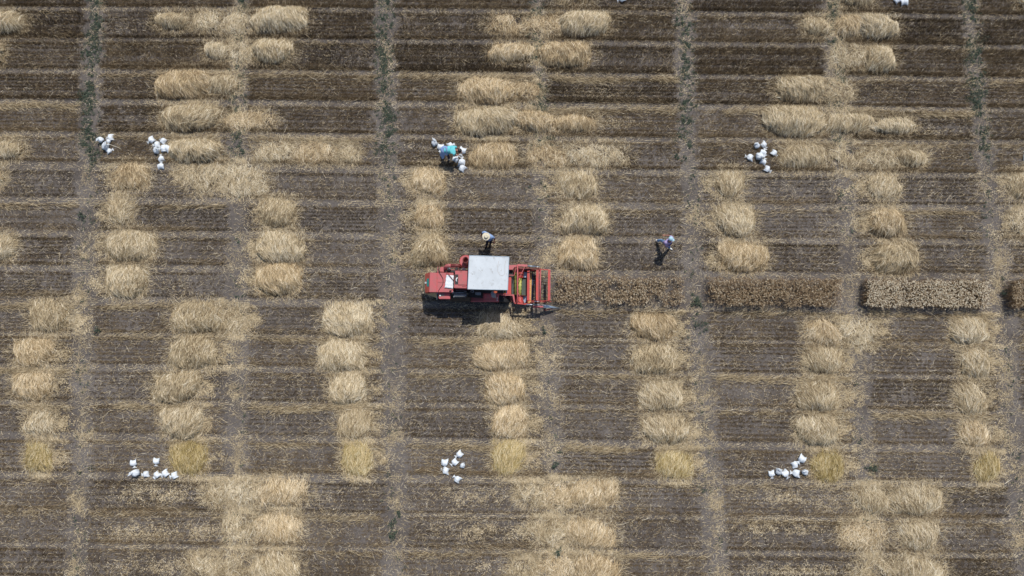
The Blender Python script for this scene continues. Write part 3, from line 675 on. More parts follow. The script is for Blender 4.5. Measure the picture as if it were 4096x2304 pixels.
tube('blower_pipe', [(790, 330, 1.92), (618, 330, 1.92)], .085, M_rust, hv, 16)
tube('pipe_elbow', [(620, 330, 1.92), (585, 332, 1.92), (555, 338, 1.89), (535, 352, 1.80), (530, 372, 1.62), (532, 385, 1.35)], .09, M_red, hv, 16)
tube('pipe_flange', [(800, 330, 1.92), (780, 330, 1.92)], .1, M_red2, hv, 16)
prism('fan_housing', [(447, 350), (500, 350), (515, 385), (510, 440), (438, 436), (440, 372)], 1.62, 1.15, M_red, hv, .03)
bar('hood_bracket', (412, 350, 1.70), (410, 445, 1.70), .05, .05, M_red, hv)
tube('drive_pulley', [(575, 392, 1.50), (600, 398, 1.46)], .10, M_grey, hv, 20)
tube('belt_guard', [(560, 405, 1.35), (605, 430, 1.35)], .10, M_dark, hv, 12)
tube('brace_rod', [(548, 425, 1.86), (662, 580, 1.80)], .016, M_rust, hv, 8)
bar('side_rail', (590, 362, 1.40), (890, 372, 1.40), .05, .05, M_rust, hv)
bar('side_rail', (590, 398, 1.30), (890, 406, 1.30), .04, .04, M_red, hv)
prism('rail_clamp', [(692, 355), (726, 355), (724, 410), (690, 410)], 1.48, 1.2, M_dark, hv, .005)
prism('white_canister', [(792, 362), (846, 366), (852, 408), (797, 410)], 1.60, 1.3, M_white, hv, .03)
prism('engine_block', [(560, 430), (680, 440), (660, 700), (560, 740)], 1.50, .8, M_dark, hv)
prism('main_chassis', [(560, 400), (1620, 380), (1600, 780), (600, 760)], .98, .62, M_dark, hv)
# shaded side of the machine
tb = prism('tool_box', [(410, 766), (604, 772), (607, 868), (425, 866)], 1.45, 1.05, M_red, hv)
prism('worn_patch', [(438, 782), (512, 784), (512, 826), (438, 824)], 1.456, 1.448, mat('bare worn metal', (.26, .20, .17), .6), tb, 0)
tube('filler_cap', [(444, 812, 1.44), (444, 812, 1.50)], .045, M_white, tb, 16)
bar('box_rail', (398, 762, 1.5), (392, 880, 1.3), .03, .03, M_grey, hv)
fl = prism('air_filter', [(690, 728), (865, 728), (866, 842), (655, 845)], 1.50, 1.15, M_grey, hv, .02)
for k in range(5):
    tube('filter_rib', [(672, 742 + k * 23, 1.51), (862, 740 + k * 23, 1.51)], .022, M_grey if k % 2 else M_dark, fl, 8)
tube('hose', [(640, 745, 1.5), (700, 755, 1.57), (790, 750, 1.56), (850, 766, 1.56), (930, 778, 1.5)], .018, M_black, hv, 8)
tube('muffler', [(640, 770, 1.45), (668, 748, 1.5)], .07, M_grey, hv, 12)
prism('radiator_screen', [(622, 848), (935, 840), (935, 905), (612, 905)], [1.46, 1.46, 1.15, 1.15], .75, M_dark, hv, .012)
prism('operator_floor', [(900, 700), (1560, 720), (1540, 800), (1395, 905), (930, 905)], .92, .86, M_red, hv, .008)
prism('step_plate', [(1140, 792), (1390, 786), (1393, 905), (1140, 905)], .99, .93, M_red, hv, .01)
bar('floor_edge', (935, 905, .95), (1392, 908, .95), .06, .10, M_red, hv)
prism('dashboard', [(905, 715), (1135, 722), (1125, 850), (905, 835)], 1.20, .92, M_dark, hv, .02)
tube('gauge', [(960, 748, 1.2), (960, 748, 1.25)], .085, M_grey, hv, 20)
tube('gauge_dial', [(960, 748, 1.25), (960, 748, 1.256)], .045, M_black, hv, 16)
prism('control_box', [(1010, 760), (1100, 762), (1100, 806), (1008, 804)], 1.34, 1.2, M_grey, hv, .01)
prism('seat', [(1150, 560), (1260, 565), (1255, 670), (1145, 665)], 1.35, 1.2, M_black, hv, .03)
prism('seat_back', [(1135, 560), (1155, 560), (1150, 668), (1130, 665)], 1.75, 1.35, M_black, hv, .02)
tube('steering_column', [(1380, 610, 1.55), (1420, 612, .95)], .03, M_dark, hv, 8)
bm = bmesh.new(); cc = P(*z1((1375, 612))[0], 1.58)
tube_into(bm, [cc + Vector((math.cos(t) * .17, math.sin(t) * .17, .05 * math.cos(t))) for t in [k * math.tau / 24 for k in range(25)]], .014, 6)
from_bm('steering_wheel', bm, M_black, hv)
bm = bmesh.new(); cc = P(*z1((1336, 750))[0], 2.40)
bmesh.ops.create_uvsphere(bm, u_segments=18, v_segments=12, radius=.095, matrix=Matrix.Translation(cc) @ Matrix.Diagonal((1, 1, .9, 1)))
bc = from_bm('warning_lamp', bm, M_beacon, hv, smooth=True)
tube('lamp_stem', [(1338, 722, 2.36), (1338, 712, 2.5)], .014, M_rust, bc, 6)
bm = bmesh.new()
tube_into(bm, [P(*z1((x, y))[0], z) for x, y, z in [(1315, 745, 2.1), (1300, 775, 2.0), (1305, 815, 1.85), (1330, 840, 1.7)]], [.06, .12, .11, .05], 12)
from_bm('grey_cover', bm, mat('grey cloth', (.24, .25, .30), .85, noise=.2), hv, smooth=True)
bar('white_lever', (1362, 842, 1.5), (1364, 898, 1.4), .03, .03, M_white, hv)
bar('lever_arm', (1355, 765, 1.6), (1362, 842, 1.5), .025, .025, M_navy, hv)
for (x, y, w_, h_) in [(760, 430, 40, 14), (800, 668, 60, 10)]: bar('tank_rib', (x, y, 2.056), (x + w_, y + 1, 2.056), .02, .012, M_rust, tk, 0)
tube('hydraulic_hose', [(600, 470, 1.55), (640, 520, 1.62), (655, 600, 1.6), (650, 690, 1.5)], .02, M_black, hv, 8)
tube('exhaust_pipe', [(655, 735, 1.5), (620, 738, 1.72), (600, 742, 1.78)], .035, M_dark, hv, 10)
bar('tank_brace', (895, 700, 1.9), (900, 760, 1.2), .03, .03, M_dark, hv)
tube('cable', [(905, 735, 1.35), (980, 790, 1.4), (1060, 820, 1.35), (1140, 810, 1.2)], .012, M_black, hv, 6)
bar('grab_rail', (1150, 870, 1.5), (1385, 872, 1.5), .025, .025, M_rust, hv)
tube('grab_post', [(1150, 870, 1.5), (1150, 872, 1.0)], .014, M_rust, hv, 6)
tube('grab_post', [(1385, 872, 1.5), (1385, 874, 1.0)], .014, M_rust, hv, 6)
# wheels: front pair large, rear pair small
def wheel(x, y, rad, wid):
    c = P(x, y, rad); c.z = rad; bm = bmesh.new()
    prof = [(-wid / 2, rad * .62), (-wid / 2, rad * .93), (-wid / 2 + .03, rad), (wid / 2 - .03, rad), (wid / 2, rad * .93), (wid / 2, rad * .62)]
    S = 36; rings = []
    for yy, rr in prof: rings.append([bm.verts.new(c + Vector((math.cos(k * math.tau / S) * rr, yy, math.sin(k * math.tau / S) * rr))) for k in range(S)])
    for i in range(5):
        for k in range(S): bm.faces.new((rings[i][k], rings[i][(k + 1) % S], rings[i + 1][(k + 1) % S], rings[i + 1][k]))
    for k in range(0, S, 2):   # lugs
        an = k * math.tau / S
        for sgn in (-1, 1):
            bmesh.ops.create_cube(bm, size=1, matrix=Matrix.Translation(c) @ Matrix.Rotation(-an, 4, 'Y') @ Matrix.Translation((rad + .008, sgn * wid * .22, 0)) @ Matrix.Rotation(sgn * .6, 4, 'X') @ Matrix.Diagonal((.03, wid * .45, .035, 1)))
    t = from_bm('tyre', bm, M_black, hv)
    bm = bmesh.new(); bmesh.ops.create_cone(bm, cap_ends=True, segments=24, radius1=rad * .63, radius2=rad * .63, depth=wid * .7, matrix=Matrix.Translation(c) @ Matrix.Rotation(R(90), 4, 'X'))
    from_bm('rim', bm, M_red2, t)
wheel(2000, 1198, .48, .34); wheel(2008, 1082, .48, .34)
wheel(1765, 1190, .32, .22); wheel(1772, 1095, .32, .22)
bar('front_axle', (1430, 420, .48), (1410, 860, .48), .1, .1, M_dark, hv)
bar('rear_axle', (480, 470, .32), (470, 840, .32), .08, .08, M_dark, hv)
# debris caught on the front tyre guard
# header
prism('feeder_housing', [(1470, 700), (1590, 505), (1592, 792), (1470, 795)], .98, .5, M_red2, hv)
prism('feeder_plate', [(1536, 505), (1590, 508), (1587, 795), (1520, 792)], 1.05, .98, M_red2, hv, .006)
bar('decal_stripe', (1497, 735, .99), (1490, 788, .99), .03, .006, M_yellow, hv, 0)
bar('decal_stripe', (1522, 735, .99), (1517, 788, .99), .02, .006, mat('blue stripe', (.12, .22, .55), .5), hv, 0)
prism('header_side_arm', [(1553, 322), (1700, 318), (1700, 352), (1640, 352), (1618, 398), (1550, 398)], 1.25, .9, M_red, hv)
prism('inner_gusset', [(1640, 358), (1662, 362), (1636, 490), (1600, 486)], [1.2, 1.2, 1.1, .8], .7, M_rust, hv, .006)
bar('gusset_rail', (1552, 487, 1.15), (1640, 488, 1.15), .035, .05, M_red, hv)
bar('gusset_rail', (1664, 355, 1.2), (1640, 490, 1.15), .03, .05, M_red, hv)
prism('conveyor_belt', [(1594, 520), (1650, 520), (1645, 800), (1588, 796)], .60, .5, M_belt, hv, 0)
pan = prism('header_pan', [(1640, 400), (1895, 420), (1885, 930), (1640, 930)], .30, .22, M_red2, hv, 0)
prism('pan_belt', [(1752, 540), (1842, 542), (1838, 830), (1758, 828)], .44, .30, M_belt, pan, 0)
prism('end_sheet', [(1762, 420), (1845, 440), (1840, 530), (1800, 520), (1762, 500)], .47, .30, M_pale, pan, .004)
prism('end_sheet', [(1785, 826), (1842, 822), (1840, 890), (1812, 930), (1765, 935), (1760, 890)], .47, .30, M_pale, pan, .004)
def drum(x, ya, yb, rad, z, off):
    a = P(*z1((x, ya))[0], z); b = P(*z1((x - (yb - ya) * .02, yb))[0], z); bm = bmesh.new(); tube_into(bm, [a, b], rad, 24)
    dr = from_bm('feed_drum', bm, M_yellow, hv)
    for p in dr.data.polygons: p.use_smooth = len(p.vertices) == 4
    for k in range(5):
        for sgn in (-.55, .55):
            bm = bmesh.new(); c = a.lerp(b, (k + off) / 5.); c = c + Vector((math.sin(sgn) * rad, 0, math.cos(sgn) * rad))
            tube_into(bm, [c, c + Vector((math.sin(sgn), 0, math.cos(sgn))) * .07], .011, 6)
            from_bm('finger', bm, M_dark, dr)
    return dr
drum(1668, 440, 800, .062, .85, .5); drum(1732, 530, 810, .088, .62, .6)
prism('drum_trough', [(1650, 400), (1700, 400), (1700, 820), (1645, 820)], .66, .6, M_dark, hv, 0)
# screw ends of the auger
bm = bmesh.new(); tube_into(bm, [P(*z1((x, y))[0], .62) for x, y in [(1740, 395), (1738, 440), (1736, 530)]], [.22, .17, .14], 24)
au = from_bm('auger_end', bm, M_red2, hv)
bm = bmesh.new(); tube_into(bm, [P(*z1((x, y))[0], .62) for x, y in [(1730, 812), (1728, 880), (1726, 935)]], [.14, .17, .24], 24)
from_bm('auger_end', bm, M_red2, hv)
bm = bmesh.new(); tube_into(bm, [P(*z1((x, y))[0], .60) for x, y in [(1745, 815), (1745, 825)]], [.26, .24], 28)
from_bm('auger_flight', bm, M_rust, hv)
# header frame
hy1 = [(1690, 322, 1.15), (1850, 334, 1.05), (2055, 352, .95)]
tube('frame_tube', [(1690, 322, 1.30), (1692, 520, 1.30), (1692, 720, 1.30), (1690, 935, 1.30)], .036, M_red, hv, 10)
bar('header_top_rail', (1690, 326, 1.15), (1850, 335, 1.12), .11, .06, M_red, hv)
tube('hydraulic_cylinder', [(1840, 336, 1.12), (1980, 345, 1.08)], .03, M_galv, hv, 12)
tube('hydraulic_rod', [(1975, 345, 1.08), (2055, 350, 1.05)], .016, M_galv, hv, 8)
prism('header_side_sheet', [(1696, 352), (1960, 392), (2045, 400), (2045, 408), (1900, 408), (1700, 372)], .85, .25, M_rust, hv, .004)
bar('side_sheet_edge', (1790, 366, .90), (2220, 402, .88), .03, .04, M_red2, hv)
bar('header_low_rail', (1640, 935, .98), (1930, 962, .9), .07, .08, M_red2, hv)
tube('hydraulic_cylinder', [(1830, 958, .98), (1985, 962, .95)], .028, M_galv, hv, 12)
tube('hydraulic_rod', [(1980, 962, .95), (2060, 968, .95)], .016, M_galv, hv, 8)
tube('hose', [(1830, 995, .9), (1890, 985, .95), (1930, 965, 1.0), (1980, 948, 1.0)], .014, M_black, hv, 6)
tube('brace_rod', [(1808, 350, 1.2), (1702, 560, 1.3)], .016, M_red, hv, 8)
tube('brace_rod', [(1698, 770, 1.3), (1795, 940, 1.0)], .016, M_red, hv, 8)
prism('header_bracket', [(1430, 800), (1636, 795), (1652, 925), (1632, 930), (1612, 815), (1432, 812)], 1.06, .96, M_red, hv, .005)
bar('lift_arm', (1560, 848, .7), (1610, 920, .7), .05, .05, M_rust, hv)
bar('lift_link', (1585, 830, .8), (1630, 918, .75), .03, .03, M_red, hv)
# cutter bar
cb = bar('cutter_bar', (1904, 440, .33), (1890, 925, .33), .11, .03, M_worn, hv)
bar('skid_rail', (1888, 420, .36), (1878, 900, .36), .03, .03, M_yellow, hv)
bar('knife_bar', (1932, 425, .31), (1920, 905, .31), .05, .03, M_knife, cb)
for k in range(18):
    f = (k + .5) / 18; x = 1934 - 12 * f; y = 425 + 480 * f
    bar('knife_guard', (x, y, .31), (x + 42, y + 2, .28), .030, .03, M_knife if k % 3 else M_dark, cb, 0)
prism('end_cap', [(1860, 905), (1890, 900), (1895, 935), (1860, 940), (1852, 925)], .34, .2, M_worn, hv, .02)
# reel: axle, end arms, four slats with tines
AX = (2042, .98)
reel = tube('reel_axle', [(AX[0] + 18, 400, AX[1]), (AX[0] + 12, 905, AX[1])], .036, M_red, hv, 12)
slats = [(1866, .82), (2010, 1.36), (2200, 1.02), (2020, .50)]
for k, (sx, sz) in enumerate(slats):
    sl = bar('reel_slat', (sx, 404, sz), (sx - 4, 890, sz), .115 if k != 3 else .10, .02, M_red2, reel, .004, tilt=.06 * (k - 1))
    bar('slat_edge', (sx + 19, 404, sz + .005), (sx + 15, 890, sz + .005), .022, .045, M_red, sl, 0)
    if k == 0 or k == 3:
        bm = bmesh.new()
        for q in range(14):
            y = 418 + q * 35; a = P(*z1((sx + 18, y))[0], sz); tube_into(bm, [a, a + Vector((.05, 0, -.22))], .006, 5)
        from_bm('tines', bm, M_dark, sl)
for y in (402, 896):
    for (sx, sz) in slats:
        bar('reel_arm', (AX[0] + 15, y, AX[1]), (sx, y, sz), .02, .05, M_red2, reel, .003)
bar('reel_support', (1720, 380, 1.2), (2058, 372, 1.02), .03, .06, M_rust, hv)
bar('reel_support', (1895, 918, 1.0), (2232, 912, .9), .035, .05, M_red2, hv)
bar('push_rod', (1965, 907, 1.06), (2048, 907, 1.06), .03, .03, M_white, hv)
# crop divider on the near side
dv = prism('divider_box', [(1940, 978), (2102, 980), (2108, 1006), (1938, 1008)], .80, .62, M_red, hv, .012)
bm = bmesh.new(); tube_into(bm, [P(*z1((x, y))[0], z) for x, y, z in [(2085, 985, .55), (2160, 990, .52), (2260, 1003, .35), (2400, 1022, .08)]], [.085, .09, .06, .008], 14)
from_bm('divider_cone', bm, M_galv, hv, smooth=True)
tube('divider_brace', [(2130, 1050, .3), (2260, 1025, .2)], .022, M_red2, hv, 8)
tube('divider_brace', [(2100, 1000, .5), (2130, 1050, .3)], .022, M_rust, hv, 8)
tube('divider_rod', [(1960, 960, .75), (2100, 975, .6)], .02, M_galv, hv, 8)

# ------------------------------------------------------------------ sacks
def sack_meshes(seed, upright=False):
    """one filled sack lying on its side (neck towards +X): body mesh and tied mouth mesh, metres, base at z 0"""
    rs = np.random.default_rng(seed); S = 44
    st_ = [(-.19, .150, .006), (-.175, .155, .040), (-.13, .158, .085), (-.05, .160, .105), (.03, .145, .095), (.08, .10, .072), (.115, .045, .035), (.128, .022, .022)]
    mo = [(.120, .026, .026), (.145, .045, .034), (.180, .085, .040), (.222, .112, .030), (.214, .085, .012)]
    skewx = rs.normal(0, .035)
    def loft(stations, pleat):
        bm = bmesh.new(); rings = []
        for i, (x, w, h) in enumerate(stations):
            ring = []
            for k in range(S):
                t = k * math.tau / S; cx, sx = math.cos(t), math.sin(t)
                e = 2.0 if abs(x) < .1 else 1.4
                yy = w * math.copysign(abs(cx) ** (2 / max(e, 1.6)), cx); zz = h * math.copysign(abs(sx) ** (2 / 2.2), sx)
                pl = 1 + pleat(x) * math.sin(5 * t + seed) + pleat(x) * .6 * math.sin(9 * t + 2 * seed)
                lump = 1 + .09 * math.sin(3 * t + x * 19 + seed) + .05 * math.sin(7 * t - x * 33 + seed * 2) - .13 * max(0, math.sin(4 * t + 26 * x + seed * 1.7)) ** 6 - .10 * max(0, math.sin(2 * t - 41 * x + seed)) ** 8
                # the bottom corners of the sack stick out
                xx = x - (.055 * abs(cx) ** 4 if x < -.1 else 0) + skewx * 1.8 * yy
                ring.append(bm.verts.new((xx, yy * pl * lump, (zz * pl * lump) + max(.02, .105 * math.exp(-((x + .04) / .16) ** 2)))))
            rings.append(ring)
        for i in range(len(rings) - 1):
            for k in range(S): bm.faces.new((rings[i][k], rings[i][(k + 1) % S], rings[i + 1][(k + 1) % S], rings[i + 1][k]))
        return bm, rings
    b, r1 = loft(st_, lambda x: .02 if x < 0 else .10); b.faces.new(r1[0][::-1])
    mth, r2 = loft(mo, lambda x: .16)
    out = []
    for bm, nm in ((b, 'bag_body'), (mth, 'tied_mouth')):
        if upright:      # standing sack: neck up, seen from above as pleats round a knot
            for v in bm.verts:
                x, y, z = v.co; z -= .1
                if nm == 'bag_body': v.co = (y * .92, z * 1.35, (x + .20) * .9)
                else: v.co = (y * .9 + (x - .12) * .9, z * 1.2, .30 + (x - .12) * .35)
        bmesh.ops.recalc_face_normals(bm, faces=bm.faces)
        me = bpy.data.meshes.new(nm); bm.to_mesh(me); bm.free(); me.materials.append(M_sack)
        me.polygons.foreach_set('use_smooth', [True] * len(me.polygons)); out.append(me)
    return out
protos = []
for k in range(7):
    bme, mme = sack_meshes(k + 1, upright=k in (2, 5))
    protos.append((bme, mme))
# (x, y, angle of the neck in degrees counter-clockwise from right, kind, size, base height, label)
SK = [(408, 561, 250, 2, .95, 0, 'lumpy upright white sack, leftmost of the far left group'),
 (439, 551, 185, 0, 1.0, 0, 'white sack lying at the top right of the far left group'),
 (434, 567, 265, 3, .70, .05, 'small white sack in the middle of the far left group, above the round one'),
 (424, 588, 80, 5, 1.20, 0, 'big round white sack in the far left group, a dry stalk beside it'),
 (439, 603, 30, 1, .85, 0, 'white sack at the foot of the far left group'),
 (603, 562, 215, 1, 1.0, 0, 'white sack at the upper left of the long group beside the heap'),
 (650, 562, 150, 3, .95, 0, 'white sack at the top of the long group, above the bulging one'),
 (625, 579, 185, 4, .95, 0, 'white sack with its neck pointing left, centre of the long group'),
 (652, 595, 185, 0, 1.10, .02, 'white sack lying level in the middle of the long group'),
 (675, 592, 50, 6, 1.05, .06, 'smooth bulging white sack touching the straw heap'),
 (627, 604, 100, 5, 1.05, 0, 'round upright white sack left of the level one in the long group'),
 (645, 632, 110, 1, .95, 0, 'white sack second from the bottom of the long group'),
 (644, 661, 95, 6, .98, 0, 'lowest white sack of the long group beside the heap'),
 (1738, 575, 140, 2, 1.05, 0, 'white sack standing apart at the upper left of the bending worker'),
 (1761, 592, 262, 3, 1.0, 0, 'white sack half hidden behind the bending worker at the left'),
 (1804, 581, 20, 4, .95, 0, 'white sack peeping out above the turquoise shirt'),
 (1849, 606, 250, 0, 1.05, 0, 'white sack in front of the dark haired head'),
 (1824, 634, 60, 6, .95, 0, 'white sack the bending worker is holding open'),
 (1847, 645, 90, 3, 1.10, 0, 'round cream white sack below the worker\'s hands'),
 (1846, 670, 140, 1, 1.05, 0, 'lowest white sack near the bending worker, pointing down'),
 (3026, 585, 190, 5, .95, 0, 'pleated white sack at the upper left of the right hand group'),
 (3057, 581, 310, 3, .92, 0, 'white sack at the top right of the right hand group'),
 (3098, 614, 320, 0, .90, 0, 'white sack set apart at the right of the right hand group'),
 (2996, 629, 160, 4, 1.0, 0, 'white sack at the left end of the right hand group'),
 (3035, 626, 20, 2, 1.25, 0, 'largest white sack, centre of the right hand group'),
 (3054, 607, 60, 6, .95, .03, 'white sack leaning on the top of the largest one'),
 (3055, 644, 60, 1, .92, 0, 'white sack tucked under the lower right of the largest one'),
 (3071, 678, 330, 6, .95, 0, 'lowest white sack of the right hand group'),
 (535, 1856, 280, 6, .95, 0, 'pointed white sack at the upper left of the lower left group'),
 (625, 1849, 265, 1, .92, 0, 'white sack standing alone above the row of three'),
 (547, 1891, 230, 2, 1.20, .03, 'big rounded white sack at the left of the lower left group'),
 (580, 1897, 190, 3, .88, 0, 'white sack touching the big rounded one on its right'),
 (626, 1902, 225, 4, .95, 0, 'left of three white sacks in a short row near the golden heap'),
 (658, 1896, 215, 0, 1.0, 0, 'middle of three white sacks in a short row near the golden heap'),
 (694, 1903, 200, 6, .98, 0, 'right of three white sacks in a short row near the golden heap'),
 (1834, 1819, 215, 1, .95, 0, 'diamond shaped white sack at the top of the lower middle group'),
 (1779, 1855, 270, 3, 1.05, 0, 'upright white sack at the left of the lower middle group'),
 (1779, 1882, 165, 4, .98, 0, 'white sack just under the left one of the lower middle group'),
 (1816, 1851, 220, 6, .95, 0, 'white sack in the centre of the lower middle group'),
 (1850, 1862, 90, 2, .85, 0, 'small white sack at the right of the lower middle group'),
 (1827, 1914, 145, 0, .95, 0, 'lowest white sack of the lower middle group, set apart'),
 (3204, 1838, 230, 0, 1.10, .02, 'topmost white sack of the lower right group'),
 (3182, 1857, 20, 6, .95, 0, 'long narrow white sack beside the topmost of the lower right group'),
 (3113, 1886, 150, 5, 1.05, 0, 'white sack second from left in the lower right group'),
 (3087, 1899, 280, 4, .90, 0, 'leftmost white sack of the lower right group'),
 (3143, 1898, 305, 1, 1.05, 0, 'white sack with its neck sticking out to the lower right'),
 (3180, 1893, 172, 3, 1.12, 0, 'fan shaped white sack with its neck pointing left'),
 (3219, 1889, 185, 2, .98, 0, 'rightmost white sack of the lower right group, beside the golden heap'),
 (2485, -4, 200, 0, 1.1, 0, 'white sack at the top edge, right of the middle'),
 (3586, -2, 120, 1, 1.0, 0, 'left of two white sacks at the top right edge'),
 (3615, 4, 95, 6, 1.15, 0, 'right of two white sacks at the top right edge'),
 (4106, 622, 90, 3, 1.1, 0, 'white sack cut off by the right edge')]
for (x, y, ang, kind, s, z, lab) in SK:
    c = P(x, y, z + .06); c.z = z
    root = empty('sack', c); root.rotation_euler = (0, 0, R(ang)); root.scale = (s, s, s)
    for me, nm in zip(protos[kind], ('bag_body', 'tied_mouth')):
        o = bpy.data.objects.new(nm, me); C.objects.link(o); o.parent = root
    tag(root, lab, 'sack', 'white sacks of grain lying in groups')
# flattened sack on the hood of the harvester
bm = bmesh.new(); g = 10; gr = []
cs = [P(*z1(p)[0], 1.745) for p in [(548, 482), (664, 492), (652, 704), (518, 686)]]
for j in range(g + 1):
    row = []
    for i in range(g + 1):
        a = cs[0].lerp(cs[1], i / g); b = cs[3].lerp(cs[2], i / g); p = a.lerp(b, j / g)
        p.z += .012 * (1 + math.sin(i * 1.3 + j * .7)) + .008 * math.sin(j * 2.1); p.x += .008 * math.sin(j * 1.7); row.append(bm.verts.new(p))
    gr.append(row)
for j in range(g):
    for i in range(g): bm.faces.new((gr[j][i], gr[j][i + 1], gr[j + 1][i + 1], gr[j + 1][i]))
r_ = bmesh.ops.extrude_face_region(bm, geom=bm.faces[:]); bmesh.ops.translate(bm, verts=[v for v in r_['geom'] if isinstance(v, bmesh.types.BMVert)], vec=(0, 0, .014))
o = from_bm('empty_sack', bm, M_sack, smooth=True); tag(o, 'empty flat white sack lying on the red hood of the harvester', 'sack')
# dry stalk by the far left sacks
bm = bmesh.new(); tube_into(bm, [P(428, 573, .20), P(453, 583, .10), P(478, 592, .03), P(487, 601, .015)], [.010, .012, .012, .006], 6)
o = from_bm('dry_stalk', bm, M_hat); tag(o, 'long dry stalk lying beside the big round sack in the far left group', 'stalk')

# ------------------------------------------------------------------ people
def skin(name, verts, edges, m, parent, sub=2, roots=(0,)):
    """verts: (Vector, rx) or (Vector, rx, ry)"""
    off = world_loc(parent)
    me = bpy.data.meshes.new(name); me.from_pydata([tuple(v[0] - off) for v in verts], edges, []); me.update()
    o = link(name, me, m, parent)
    md = o.modifiers.new('skin', 'SKIN'); md.use_smooth_shade = True
    sv = me.skin_vertices[0].data
    for i, v in enumerate(verts):
        sv[i].radius = (v[1], v[2] if len(v) > 2 else v[1]); sv[i].use_root = i in roots
    s = o.modifiers.new('sub', 'SUBSURF'); s.levels = sub; s.render_levels = sub
    return o
def hand(V, E, wrist_i, wrist, tip_dir, side):
    """palm, four unequal fingers and a thumb, grown off the wrist vertex"""
    d = tip_dir.normalized(); s = (side - d * side.dot(d)).normalized(); nrm = d.cross(s)
    V.append((wrist + d * .045, .030, .016)); p = len(V) - 1; E.append((wrist_i, p))
    V.append((wrist + d * .085, .034, .014)); q = len(V) - 1; E.append((p, q))
    for k, ln in enumerate((.066, .074, .070, .054)):
        o_ = s * (.030 - .020 * k)
        V.append((wrist + d * .095 + o_, .009)); a = len(V) - 1; E.append((q, a))
        V.append((wrist + d * (.095 + ln * .55) + o_ * 1.1 - nrm * .010, .0085)); b = len(V) - 1; E.append((a, b))
        V.append((wrist + d * (.095 + ln * .92) + o_ * 1.15 - nrm * .030, .0075)); c = len(V) - 1; E.append((b, c))
    V.append((wrist + d * .050 + s * .045, .010)); a = len(V) - 1; E.append((p, a))
    V.append((wrist + d * .085 + s * .060 - nrm * .01, .009)); E.append((a, len(V) - 1))
def person(label, J, mskin, mshirt, mtrouser, mshoe, sleeves='short', face=None, hemf=-.10):
    """J: joints dict of (px, py, z)"""
    g = {k: P(*v) for k, v in J.items()}
    base = (g['foot_l'] + g['foot_r']) / 2; base.z = 0
    root = empty('person', base); tag(root, label, 'person', 'farm workers in the field')
    V = []; E = []
    def add(v, r, ry=None, frm=None):
        V.append((v, r, ry or r)); i = len(V) - 1
        if frm is not None: E.append((frm, i))
        return i
    pel = add(g['pelvis'], .115, .095); wai = add(g['pelvis'].lerp(g['chest'], .5), .10, .08, pel); che = add(g['chest'], .115, .085, wai)
    nek = add(g['chest'].lerp(g['head'], .5), .055, None, che)
    hd = (g['head'] - g['chest']).normalized(); f = (face or Vector((0, -1, 0))); f = (f - hd * f.dot(hd)).normalized()
    h1 = add(g['head'] - hd * .04 + f * .01, .072, .078, nek); h2 = add(g['head'] + hd * .05, .078, .088, h1); h3 = add(g['head'] + hd * .105, .048, .055, h2)
    no = add(g['head'] + f * .095 - hd * .005, .012, None, h1)
    sd_ = hd.cross(f)
    for s in (-1, 1): add(g['head'] + sd_ * s * .082, .012, .018, h1)
    for s in ('l', 'r'):
        sh = add(g['sho_' + s], .062, None, che); up = add(g['sho_' + s].lerp(g['elb_' + s], .5), .048, None, sh); el = add(g['elb_' + s], .040, None, up)
        wr = add(g['hand_' + s], .025, None, el)
        dd = g['hand_' + s] - g['elb_' + s]; hand(V, E, wr, g['hand_' + s], dd, Vector((0, 0, 1)).cross(dd) * (1 if s == 'l' else -1) + Vector((0, 0, .02)))
        hip = g['pelvis'] + (g['knee_' + s] - g['pelvis']) * .16 + (g['knee_' + s] - (g['knee_l'] + g['knee_r']) / 2).normalized() * .05
        hp = add(hip, .09, None, pel); kn = add(g['knee_' + s], .055, None, hp); an = add(g['foot_' + s] + Vector((0, 0, .05)), .036, None, kn)
        add(g['foot_' + s] + f * .12, .034, .025, an)
    body = skin('body', V, E, mskin, root)
    # eyes
    for s in (-1, 1):
        bm = bmesh.new(); bmesh.ops.create_uvsphere(bm, u_segments=8, v_segments=6, radius=.011, matrix=Matrix.Translation(g['head'] + f * .082 + sd_ * s * .032 + hd * .03))
        from_bm('eye', bm, M_hair, body)
    # shirt
    V2 = []; E2 = []
    def a2(v, r, ry=None, frm=None):
        V2.append((v, r, ry or r)); i = len(V2) - 1
        if frm is not None: E2.append((frm, i))
        return i
    hem = g['pelvis'] + (g['chest'] - g['pelvis']) * hemf
    p0 = a2(g['pelvis'].lerp(g['chest'], .5), .175, .165); a2(hem, .18, .165, p0); p1 = a2(g['chest'], .195, .175, p0); a2(g['chest'].lerp(g['head'], .36), .10, None, p1)
    for s in ('l', 'r'):
        q = a2(g['sho_' + s], .098, None, p1); t = a2(g['sho_' + s].lerp(g['elb_' + s], .5), .066, None, q)
        if sleeves == 'short': a2(g['sho_' + s].lerp(g['elb_' + s], .72), .064, None, t)
        else:
            t2 = a2(g['elb_' + s], .056, None, t); a2(g['elb_' + s].lerp(g['hand_' + s], .35), .046, None, t2)
    skin('shirt', V2, E2, mshirt, root)
    V3 = [(g['pelvis'], .140, .118)]; E3 = []
    for s in ('l', 'r'):
        hip = g['pelvis'] + (g['knee_' + s] - g['pelvis']) * .2 + (g['knee_' + s] - (g['knee_l'] + g['knee_r']) / 2).normalized() * .05
        V3 += [(hip, .105, .105), (g['knee_' + s], .075, .075), (g['foot_' + s].lerp(g['knee_' + s], .18) + Vector((0, 0, .03)), .062, .062)]
        n = len(V3); E3 += [(0, n - 3), (n - 3, n - 2), (n - 2, n - 1)]
    skin('trousers', V3, E3, mtrouser, root)
